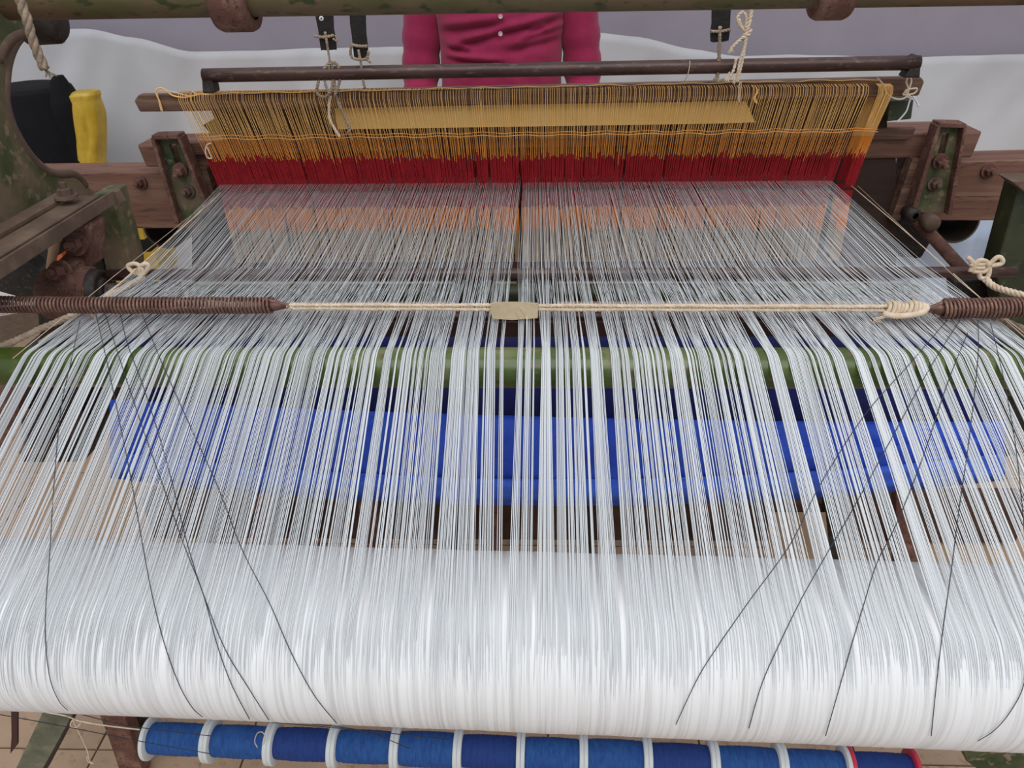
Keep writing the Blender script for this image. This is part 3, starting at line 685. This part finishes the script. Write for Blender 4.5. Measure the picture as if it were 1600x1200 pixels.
strap(jag([(487, -20), (514, -20), (526, 78), (501, 79)], .8, 1), 1.50, 'black leather strap with a punched eyelet, leftmost behind the top rail',
      [([(508, 50), (512, 75), (516, 100)], .003), ([(491, 56), (505, 58), (522, 55)], .003), ([(524, 55), (527, 64), (520, 60)], .002), ([(516, 98), (506, 108), (497, 130), (496, 146), (506, 152), (514, 146), (520, 130), (514, 104), (522, 98), (530, 108), (530, 130), (524, 146)], .0034), ([(506, 108), (508, 130), (514, 146)], .003), ([(518, 100), (522, 120), (524, 150)], .003)], hole=(502, 29))
strap(jag([(541, -20), (567, -20), (576, 92), (553, 92)], .9, 2), 1.50, 'black leather strap with a frayed tied end, next to the pink sleeve',
      [([(548, 69), (560, 72), (574, 72)], .003), ([(549, 70), (548, 86), (556, 92), (572, 92), (576, 80)], .003), ([(560, 78), (564, 100), (566, 118), (570, 138)], .003), ([(570, 92), (576, 95), (579, 98)], .0025)])
strap(jag([(1114, -20), (1144, -20), (1139, 64), (1110, 66)], .9, 3), 1.50, 'black leather strap tied with beige cord on the right half of the rail',
      [([(1111, 49), (1125, 49), (1141, 46)], .003), ([(1125, 42), (1124, 70), (1123, 95), (1120, 124)], .0042), ([(1116, 123), (1122, 127), (1132, 124)], .003)])
# knotted cord beside that strap
kc = thing('knotted_cord', 'cream cord tied in a bunched knot with tassels beside the right strap', 'cord')
b = MB()
for pth, r in (([(1176, -20), (1174, 12), (1170, 36), (1164, 56)], .0048), ([(1168, 50), (1156, 40), (1152, 28), (1160, 19), (1166, 28), (1164, 44)], .003), ([(1170, 54), (1160, 44), (1154, 30)], .003), ([(1160, 60), (1168, 54), (1172, 46)], .0045), ([(1164, 60), (1162, 76), (1156, 96), (1150, 128)], .003), ([(1166, 60), (1162, 84), (1158, 104), (1152, 128)], .003), ([(1162, 58), (1152, 66), (1142, 76)], .003), ([(1150, 92), (1146, 110), (1136, 126)], .003)):
    rope(b, resample(pxpath(pth, 1.475), .003), r, 2, 80, 5)
b.build('knot', M_cord, kc)
b = MB(); rk = random.Random(8)
for cx, cy, ex, ey in ((1146, 70, 1140, 82), (1140, 112, 1134, 128), (1150, 116, 1146, 130)):
    for k in range(10): b.tube(pxpath([(cx, cy), ((cx+ex)/2+rk.gauss(0, 1), (cy+ey)/2), (ex+rk.gauss(0, 3), ey+rk.gauss(0, 1.5))], 1.473, 3), .0007, 4)
for pth in ([(1158, 128), (1157, 145), (1155, 160)], [(1156, 128), (1154, 140), (1154, 158)]): b.tube(pxpath(pth, 1.5), .001, 5)
b.build('tassel', M_cord, kc)
single('cord_loop', 'pale cord loop slung round the heddle bar under the leftmost strap', 'cord', pxpath([(516, 150), (514, 165), (515, 185), (522, 200), (531, 214)], 1.50), .0032, M_cord, turns=80, strands=2)
single('cord_loop', 'grey cord lying between heddle cords beside the white loop', 'cord', pxpath([(525, 150), (532, 168), (540, 186), (546, 200), (543, 210)], 1.505), .0034, M_rope, strands=2)
single('cord', 'yellow cord wound round the bare left end of the heddle bar', 'cord', pxpath([(312, 147), (290, 152), (272, 150), (262, 144), (254, 138), (246, 139), (244, 146), (250, 160), (254, 174)], 1.54), .0015, M_yellowc, strands=1)
single('cord', 'second turn of yellow cord knotted beside the wound end', 'cord', pxpath([(300, 143), (306, 147), (296, 150), (262, 142), (248, 143), (247, 152), (252, 174)], 1.54), .0011, M_cord, strands=1)
single('cord', 'cream cord knotted round the bare right end of the heddle bar', 'cord', pxpath([(1371, 122), (1380, 132), (1388, 148), (1402, 155), (1415, 152), (1420, 140), (1424, 126), (1420, 120), (1416, 128), (1419, 140), (1410, 148), (1428, 146), (1432, 138), (1414, 142), (1424, 152)], 1.53, 5), .0016, M_cord, strands=1)
single('cord', 'white cord tail hanging below the right end of the heddle bar', 'cord', pxpath([(1424, 150), (1420, 162), (1416, 174), (1408, 184), (1401, 191)], 1.535), .0016, M_white, strands=1)
single('cord', 'short white knotted cord end beside the hanging tail', 'cord', pxpath([(1426, 150), (1432, 158), (1436, 166), (1433, 162)], 1.535), .0015, M_white, strands=1)
single('cord', 'white cord loop hanging at the left edge of the heddle cords', 'cord', pxpath([(330, 224), (324, 226), (321, 236), (324, 246), (331, 247), (327, 238), (324, 230)], 1.53), .0015, M_cord, strands=1)
single('cord', 'yellow twisted cord end hanging near the right end of the yellow strip', 'cord', pxpath([(1180, 134), (1184, 144), (1178, 154), (1183, 162), (1180, 150), (1185, 140)], 1.51), .001, M_yellowc, strands=1)
single('wire', 'thin pale wire hooked over the maroon pipe', 'wire', pxpath([(1078, 95, 1.485), (1077, 106, 1.483), (1074, 118, 1.484), (1068, 128, 1.5)], 1.5), .0007, M_cord, strands=1)

# ================================================================ BLUE CLOTH UNDER THE WARP
bc_ = thing('blue_cloth', 'royal blue cloth slung under the white warp behind the roller', 'cloth')
def cloth(name, m, prof, xa, xb, amp, par, sol=.002):
    b = MB(); rows = []
    for j in range(len(prof)*3-2):
        q, f = divmod(j, 3); a_, c_ = prof[q], prof[min(q+1, len(prof)-1)]; y = a_[0]+(c_[0]-a_[0])*f/3; p_ = a_[1]+(c_[1]-a_[1])*f/3; row = []
        for i in range(91):
            t = i/90; px = xa+(xb-xa)*t; s_ = (2*t-1.02)**2
            py = p_+(-42*s_+14 if p_ > 640 else 6*(t-.5))
            if p_ < 640: py = p_
            elif p_ < 700: py = p_+34*(t-.45)-10*s_
            yy = y+amp*noise.noise(Vector((px*.012, j*.35, 0)))+.004*noise.noise(Vector((px*.05+j*.2, j*.8, 4)))
            row.append(tuple(at(px, py, Y=yy)))
        rows.append(row)
    b.grid(rows); return b.build(name, m, par, solid=sol)
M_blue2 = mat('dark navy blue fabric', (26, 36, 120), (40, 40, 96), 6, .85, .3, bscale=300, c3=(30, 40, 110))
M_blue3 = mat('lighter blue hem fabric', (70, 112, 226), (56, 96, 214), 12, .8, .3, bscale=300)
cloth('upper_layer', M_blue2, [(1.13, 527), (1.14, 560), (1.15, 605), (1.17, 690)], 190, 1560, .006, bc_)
cloth('main_panel', M_blue, [(1.12, 650), (1.10, 680), (1.085, 705), (1.085, 735), (1.10, 776)], 172, 1570, .010, bc_)
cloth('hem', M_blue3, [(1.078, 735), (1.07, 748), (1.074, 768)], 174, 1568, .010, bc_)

# ================================================================ THREAD SPOOLS IN A ROW
Ysp = .74
fx = [232, 330, 427, 524, 620, 717, 814, 911, 1010, 1113, 1218, 1322, 1428]
def spool_c(px): return at(px, 1153+(px-232)*.0405+(0 if px < 800 else (px-800)*.006), Y=Ysp-.03*(px-232)/1200)
M_sp = [mat('blue cotton yarn', (24, 66, 138), (36, 92, 158), 60, .8, .5, stretch=(4, 1, 1)), mat('deep blue cotton yarn', (20, 50, 120), (26, 62, 134), 60, .8, .5, stretch=(4, 1, 1))]
ords = ['nearest the loom leg', 'second from the loom leg', 'third from the loom leg', 'fourth from the loom leg', 'fifth from the loom leg', 'sixth from the loom leg', 'seventh from the loom leg', 'eighth from the loom leg', 'ninth from the loom leg', 'tenth from the loom leg', 'last with white flanges', 'with red flanges at the far end']
for k in range(12):
    A, B = spool_c(fx[k]), spool_c(fx[k+1]); d = B-A; Ls = d.length; d.normalize(); rs = .024 if k not in (4, 7) else .0255
    red = k == 11
    g = thing('yarn_spool', f"blue yarn spool with {'red' if red else 'pale'} flanges, {ords[k] if not red else 'last of the row below the beam'}", 'spool', 'blue yarn spools in a row below the beam')
    b = MB(); N_ = 44; w_ = Ls-.012
    prof = [(.006+w_*i/N_, rs*(.93+.08*math.sin(math.pi*i/N_)**.5)+.0005*(i % 2)+random.uniform(-.0004, .0004)) for i in range(N_+1)]
    b.lathe(A, d, prof, 30); b.build('yarn', M_sp[(k*5 % 3) % 2], g)
    fm = M_spoolr if red else M_spoolw
    for base in (A+d*.0001, B-d*.0063):
        b = MB(); b.lathe(base, d, [(0, .006), (0, .0325), (.0006, .033), (.0056, .033), (.0062, .0325), (.0062, .006)], 40); b.build('flange', fm, g)
b = MB(); A, B = spool_c(170), spool_c(1500); A = spool_c(236); b.tube([A-(B-A).normalized()*.02, B], .0045, 10); tag(b.build('spool_rod', M_dark), 'thin dark rod threaded through the row of blue spools', 'rod')
single('string', 'white string tied from the loom leg to the end of the spool rod', 'string', pxpath([(72, 1113, .79), (100, 1118, .78), (110, 1121, .78), (122, 1126, .76), (160, 1133, .75), (218, 1140, .735)], .76), .0012, M_cord, strands=1)
single('string', 'white string loop with a tail dangling above the floor beside the spools', 'string', pxpath([(122, 1124), (126, 1130), (118, 1137), (110, 1134), (114, 1126), (121, 1140), (130, 1158), (137, 1175), (140, 1188), (146, 1193), (138, 1190), (136, 1182)], .77), .0011, M_cord, strands=1)
single('string', 'white string loop over the second and third spools', 'string', pxpath([(402, 1168, .70), (398, 1158, .70), (402, 1146, .70), (410, 1144, .70), (414, 1152, .70), (412, 1163, .70)], .7), .0007, M_cord, strands=1)
single('thread', 'dark thread strung from the frame across the first spool', 'thread', pxpath([(-20, 1113, .66), (90, 1133, .67), (218, 1158, .69), (330, 1178, .70)], .7, 3), .0006, M_bthread, strands=1)
single('thread', 'dark thread running along just under the beam above the spools', 'thread', pxpath([(106, 1110, .66), (200, 1134, .68), (330, 1150, .69)], .7, 3), .0006, M_bthread, strands=1)
single('thread', 'dark thread leading from under the beam to the middle spools', 'thread', pxpath([(390, 1126, .62), (500, 1135, .66), (700, 1155, .68)], .7, 3), .0006, M_bthread, strands=1)
single('thread', 'dark thread slanting over the third and fourth spools', 'thread', pxpath([(420, 1126, .62), (560, 1140, .66), (640, 1170, .68)], .7, 3), .0006, M_bthread, strands=1)
b = MB(); pslab(b, [(17, 1100), (27, 1100), (27, 1164), (16, 1178), (18, 1150)], .70, .004); tag(b.build('strap_end', mat('dark maroon strap', (62, 34, 34), (76, 44, 42), 20, .8)), 'dark maroon strap end hanging below the beam beside the leg', 'strap')
b = MB(); b.box((-.92, .90, .0), (-.70, 1.25, .04)); 

# ================================================================ BEHIND: SACK, BAGS, THINGS ON THE FLOOR
def blob(name, m, line, dep, lab, cat, seed, rough_=1):
    """soft upright sack; line: (z fraction, centre px, half width px, py) rows from the floor up, all at one distance"""
    Y = line[0]; rows = []; pts = line[1]
    K = []
    for (cx, hw, py) in pts:
        A = at(cx-hw, py, Y=Y); B = at(cx+hw, py, Y=Y); K.append(((A.x+B.x)/2, abs(B.x-A.x)/2, (A.z+B.z)/2))
    K = [(K[0][0], K[0][1]*1.02, 0.0)]+K
    for j in range(len(K)*5-4):
        q, t = divmod(j, 5); t /= 5
        a_, b_ = K[q], K[min(q+1, len(K)-1)]; c, wd, z = [a_[n]+(b_[n]-a_[n])*t for n in range(3)]
        row = []
        for i in range(49):
            a = 2*math.pi*i/48; r = 1+.05*rough_*noise.noise(Vector((math.cos(a)*1.5+seed, math.sin(a)*1.5, z*5)))+.02*rough_*noise.noise(Vector((math.cos(a)*6+seed, math.sin(a)*6, z*18)))
            row.append((c+math.cos(a)*wd*r, Y+math.sin(a)*min(dep, wd*1.1)*r, z))
        rows.append(row)
    b = MB(); b.grid(rows); b.add(rows[-1], [tuple(range(48))], True)
    return tag(b.build(name, m), lab, cat)
blob('black_sack', M_navy, (2.75, [(66, 76, 250), (58, 70, 200), (50, 64, 165), (45, 62, 148), (42, 60, 139), (40, 52, 134), (40, 30, 132)]), .17, 'big navy black cloth sack against the white wall', 'sack', 3)
blob('black_sack_tip', M_navy, (2.72, [(104, 32, 240), (98, 24, 160), (93, 15, 134), (91, 11, 124), (91, 7, 118)]), .06, '', '', 5).name = 'gathered_corner'
bpy.data.objects['gathered_corner'].parent = bpy.data.objects['black_sack']
blob('yellow_bag', M_yellow, (2.74, [(141, 21, 250), (141, 21, 215), (138, 22, 190), (134, 22, 165), (132, 21, 155), (132, 21, 147), (134, 17, 142)]), .08, 'crumpled yellow plastic bag standing against the black sack', 'bag', 9, 4)
# crates and strips of colour seen through the frame at the left
box = thing('hazard_box', 'yellow and black striped box on the floor beyond the green post', 'box')
b = MB(); pslab(b, [(190, 352), (222, 356), (226, 374), (190, 376)], 2.0, .12); b.build('yellow_band', M_yellow, box)
b = MB(); pslab(b, [(190, 376), (226, 374), (236, 394), (190, 396)], 2.0, .12); b.build('black_band', M_black, box)
b = MB(); pslab(b, [(190, 396), (240, 393), (250, 418), (250, 440), (190, 440)], 2.0, .12); b.build('yellow_band', M_yellow, box)
q0, q1 = at(190, 440, Y=2.0), at(250, 440, Y=2.0); b = MB(); b.box((q0.x, 2.0, 0), (q1.x, 2.12, q0.z)); b.build('black_band', M_black, box)
b = MB(); q0, q1 = at(40, 372, Y=2.0), at(86, 366, Y=2.0); b.box((q0.x, 2.0, 0), (q1.x, 2.2, q0.z)); b.box((q0.x-.01, 1.99, q0.z-.03), (q1.x+.01, 2.21, q0.z-.015)); b.box((q0.x-.01, 1.99, q0.z-.015), (q0.x+.01, 2.21, q0.z+.015)); b.box((q1.x-.01, 1.99, q0.z-.015), (q1.x+.01, 2.21, q0.z+.015)); tag(b.build('orange_crate', M_orangec), 'orange plastic seen between the dusty angle iron and the arm', 'crate')
b = MB(); pslab(b, [(42, 392), (76, 390), (78, 408), (46, 410)], 1.3, .05); b.build('dark_bracket', M_dark, loom)
b = MB(); b.slab([at(-60, 448, Y=1.9), at(60, 430, Y=2.3), at(56, 478, Y=1.9), at(-60, 500, Y=1.7)], (0, 0, -.01)); tag(b.build('white_cloth', M_white), 'pale cloth lying on the floor at the left edge', 'cloth')
b = MB(); rows = [[(at(1480, 345, Y=2.2).x+.22*i/10, 2.2+.02*math.sin(i*1.6), at(1480, 352, Y=2.2).z*(1-j/10)+.01) for i in range(11)] for j in range(11)]; b.grid(rows); tag(b.build('blue_cloth', M_lblue, solid=.004), 'pale blue cloth hanging beyond the right picker tube', 'cloth')
q0, q1 = at(1440, 374, Y=1.98), at(1500, 374, Y=1.98); b = MB(); b.box((q0.x, 1.98, 0), (q1.x, 2.16, q0.z)); b.box((q0.x-.006, 1.974, q0.z), (q1.x+.006, 2.166, q0.z+.02)); tag(b.build('white_carton', M_lblue), 'pale carton standing on the floor behind the brace rod', 'carton')
# cardboard and litter on the floor under the loom
def sheet(name, pts, Z, m, lab, cat, th=.004): b = MB(); b.slab([at(x, y, Z=Z) for x, y in pts], (0, 0, -th)); return tag(b.build(name, m, bevel=.001), lab, cat)
sheet('cardboard', [(150, 690), (285, 700), (320, 770), (300, 930), (60, 930)], .10, M_card, 'sheet of tan cardboard under the left part of the warp', 'cardboard')
sheet('cardboard', [(1470, 770), (1560, 760), (1660, 900), (1430, 900)], .10, M_card, 'sheet of tan cardboard under the right part of the warp', 'cardboard')
sheet('cardboard', [(1200, 800), (1290, 800), (1300, 900), (1200, 900)], .30, M_card, 'small tan board under the warp between the treadle links', 'cardboard')
for k, (x, y, r) in enumerate(((74, 640, 26), (70, 690, 20), (50, 700, 14), (104, 660, 24), (1580, 690, 22), (1545, 650, 16))):
    c = at(x, y, Y=1.27); b = MB(); mp_ = (at(x+100, y, Y=1.27)-c).length/100
    rows = [[c+Vector((math.cos(a)*math.sin(p)*r*mp_*1.2, math.sin(a)*math.sin(p)*r*mp_, math.cos(p)*r*mp_))*(1+.35*noise.noise(Vector((math.cos(a)*2+k, math.sin(a)*2, p*2)))) if 0 else c+Vector((math.cos(a)*math.sin(p)*1.2, math.sin(a)*math.sin(p), math.cos(p)))*r*mp_*(1+.4*noise.noise(Vector((math.cos(a)*2+k, math.sin(a)*2, p*2)))) for a in [2*math.pi*i/20 for i in range(21)]] for p in [math.pi*j/12 for j in range(13)]]
    b.grid(rows); b.build('greasy_lump', M_dust if k % 2 else M_rust, loom)

# ================================================================ PERSON BEHIND THE LOOM
pc = at(783, 80, Y=2.30); PX, PY = pc.x, 2.30
person = thing('person', 'person in a magenta long-sleeved shirt and black trousers standing behind the loom', 'person', loc=(0, 0, 0))
def skinmesh(name, verts, edges, radii, m, parent, lv=2, root=0):
    me = bpy.data.meshes.new(name); me.from_pydata([Vector(v) for v in verts], edges, []); me.materials.append(m)
    o = bpy.data.objects.new(name, me); link(o, parent)
    md = o.modifiers.new('skin', 'SKIN'); md.use_smooth_shade = True
    for i, r in enumerate(radii):
        me.skin_vertices[0].data[i].radius = r if isinstance(r, tuple) else (r, r)
    me.skin_vertices[0].data[root].use_root = True
    md = o.modifiers.new('sub', 'SUBSURF'); md.levels = lv; md.render_levels = lv
    return o
V = []; E = []; RD = []
def jv(p, r, par=None):
    V.append((PX+p[0], PY+p[1], p[2])); RD.append(r); i = len(V)-1
    if par is not None: E.append((par, i))
    return i
pel = jv((0, 0, .90), (.13, .09)); wa = jv((0, 0, 1.05), (.12, .08), pel); ch = jv((0, 0, 1.25), (.14, .09), wa); ut = jv((0, .01, 1.36), (.10, .07), ch)
nk = jv((0, .0, 1.45), .052, ut); hd0 = jv((0, -.015, 1.52), (.062, .075), nk); hd = jv((0, -.02, 1.60), (.075, .09), hd0); hd1 = jv((0, -.01, 1.66), (.06, .07), hd)
for s in (-1, 1):
    sh = jv((s*.17, .01, 1.37), .05, ut); el = jv((s*.222, .0, 1.09), .038, sh); el2 = jv((s*.226, -.02, 1.0), .034, el); wr = jv((s*.215, -.15, .95), .026, el2); hn = jv((s*.205, -.225, .945), (.03, .016), wr)
    for k in range(4):
        f0 = jv((s*.205+(k-1.5)*.019, -.275, .945), .009, hn); f1 = jv((s*.205+(k-1.5)*.02, -.305+.006*abs(k-1.5), .93), .0085, f0); jv((s*.205+(k-1.5)*.02, -.312+.006*abs(k-1.5), .907), .0075, f1)
    t0 = jv((s*.205-s*.035, -.225, .94), .010, hn); jv((s*.205-s*.05, -.252, .925), .0085, t0)
    hp_ = jv((s*.09, 0, .84), .085, pel); kn_ = jv((s*.10, -.01, .48), .055, hp_); an = jv((s*.11, .02, .09), .038, kn_); jv((s*.12, -.12, .035), .034, an)
skinmesh('body', V, E, RD, M_skin, person)
# shirt torso
folds = [((693, 50), (780, 38), .012), ((715, 74), (790, 51), .012), ((790, 51), (880, 30), .010), ((700, 76), (735, 82), .008), ((800, 78), (880, 62), .012), ((820, 62), (884, 46), .009), ((705, 94), (780, 99), .008), ((826, 50), (850, 44), .007)]
fw = [(at(a[0], a[1], Y=PY-.1), at(c[0], c[1], Y=PY-.1), w_) for a, c, w_ in folds]
rows = []
for j in range(91):
    z = .955+(1.43-.955)*j/90; row = []
    t = (z-.955)/.475
    hw = .172-.010*math.sin(math.pi*min(1, t*1.6))+.012*t; dp = .115+.005*t
    if t > .8: k = (t-.8)/.2; hw *= math.sqrt(1-.72*k*k); dp *= 1-.45*k
    for i in range(121):
        a = 2*math.pi*i/120; cx = math.copysign(abs(math.cos(a))**.8, math.cos(a)); cy = math.copysign(abs(math.sin(a))**.85, math.sin(a))
        x = PX+hw*cx; y = PY+dp*cy; dz = 0
        if cy < .2:
            for A, B, w_ in fw:
                tt = (x-A.x)/(B.x-A.x) if abs(B.x-A.x) > 1e-6 else 0
                if -.15 < tt < 1.15:
                    zl = A.z+(B.z-A.z)*tt; e = min(1, max(0, (min(tt, 1-tt)+.15)/.3)); q = (z-zl)/w_
                    y += (.017*math.exp(-q*q)-.013*math.exp(-(q-1.3)**2))*e
            y += .004*noise.noise(Vector((x*14, z*30+x*12, 1)))+.0015*noise.noise(Vector((x*50, z*60, 2)))
            if abs(x-PX-.006) < .017: y -= .0016
        hem = .02*math.cos(2*a) if j < 3 else 0
        row.append((x+.003*noise.noise(Vector((z*25, a, 3))), y, z-hem*(1-j/3 if j < 3 else 0)))
    rows.append(row)
b = MB(); b.grid(rows)
shirt = b.build('shirt', M_shirt, person, solid=.003)
for s in (-1, 1):
    pts = [(s*.165, .01, 1.385), (s*.19, .01, 1.32), (s*.208, .005, 1.2), (s*.222, .0, 1.10), (s*.228, -.01, 1.03), (s*.226, -.05, .975), (s*.22, -.12, .955)]
    pth = smooth_path([Vector((PX+p[0], PY+p[1], p[2])) for p in pts], 6); rad = []
    for i in range(len(pth)):
        t = i/(len(pth)-1); rad.append(.062-.018*t+.002*math.sin(i*1.7)+.0015*math.sin(i*.9+1))
    b = MB(); b.tube(pth, rad, 28); b.build('sleeve', M_shirt, shirt)
# placket, buttons, collar
def front_y(x, z): return PY-.112
for zpx in (26, 53):
    p = at(782, zpx, Y=PY-.128); b = MB(); b.lathe(p, (0, 1, 0), [(0, 0), (.0003, .003), (-.0012, .0045), (-.001, .0056), (.001, .0058), (.002, .0)], 18); b.build('button', M_button, shirt)
pl = at(782, 40, Y=PY); xs = pl.x
b = MB(); b.slab([(xs-.017, PY-.1195, 1.40), (xs+.017, PY-.1195, 1.40), (xs+.017, PY-.1195, .985), (xs-.017, PY-.1195, .985)], (0, .004, 0)); 
b = MB(); b.tube(smooth_path([(PX+.062*math.cos(a), PY+.055*math.sin(a)-.005, 1.435-.01*math.sin(a)*-1) for a in [2*math.pi*i/16 for i in range(17)]], 2), .012, 8); b.build('collar', M_shirt, shirt)
# trousers
V = []; E = []; RD = []
pel = jv((0, 0, .93), (.155, .105)); jv((0, 0, 1.0), (.15, .1), pel)
for s in (-1, 1):
    h_ = jv((s*.085, 0, .80), .095, pel); k_ = jv((s*.10, -.01, .48), .075, h_); jv((s*.11, .02, .08), .062, k_)
skinmesh('trousers', V, E, RD, M_trous, person)
for s in (-1, 1):
    V = []; E = []; RD = []; a = jv((s*.11, .05, .045), (.042, .045)); c_ = jv((s*.115, -.06, .04), (.046, .036), a); jv((s*.12, -.16, .03), (.04, .026), c_)
    skinmesh('shoe', V, E, RD, M_leather, person)
rows = [[(PX+.083*math.sin(p)*math.cos(a), PY-.008+.1*math.sin(p)*math.sin(a), 1.625+.088*math.cos(p)-(.05 if math.sin(a) > .1 else 0)*(p > 1.3)) for a in [2*math.pi*i/24 for i in range(25)]] for p in [1.75*j/12 for j in range(13)]]
b = MB(); b.grid(rows); b.build('hair', M_hair, person)
for s in (-1, 1):
    b = MB(); b.lathe((PX+s*.03, PY-.108, 1.585), (0, 1, 0), [(0, 0), (.002, .008), (.01, .01), (.014, 0)], 14); b.build('eye', M_hair, person)
    b = MB(); b.lathe((PX+s*.074, PY-.015, 1.585), (s, 0, 0), [(-.01, .012), (.004, .02), (.012, .017), (.01, 0)], 14); b.build('ear', M_skin, person)
b = MB(); b.tube([(PX, PY-.105, 1.60), (PX, PY-.125, 1.562), (PX, PY-.11, 1.555)], [.006, .013, .006], 10); b.build('nose', M_skin, person)
b = MB(); b.tube([(PX-.022, PY-.104, 1.53), (PX, PY-.112, 1.528), (PX+.022, PY-.104, 1.53)], [.003, .006, .003], 8); b.build('mouth', mat('lips', (120, 66, 58), rough=.5), person)
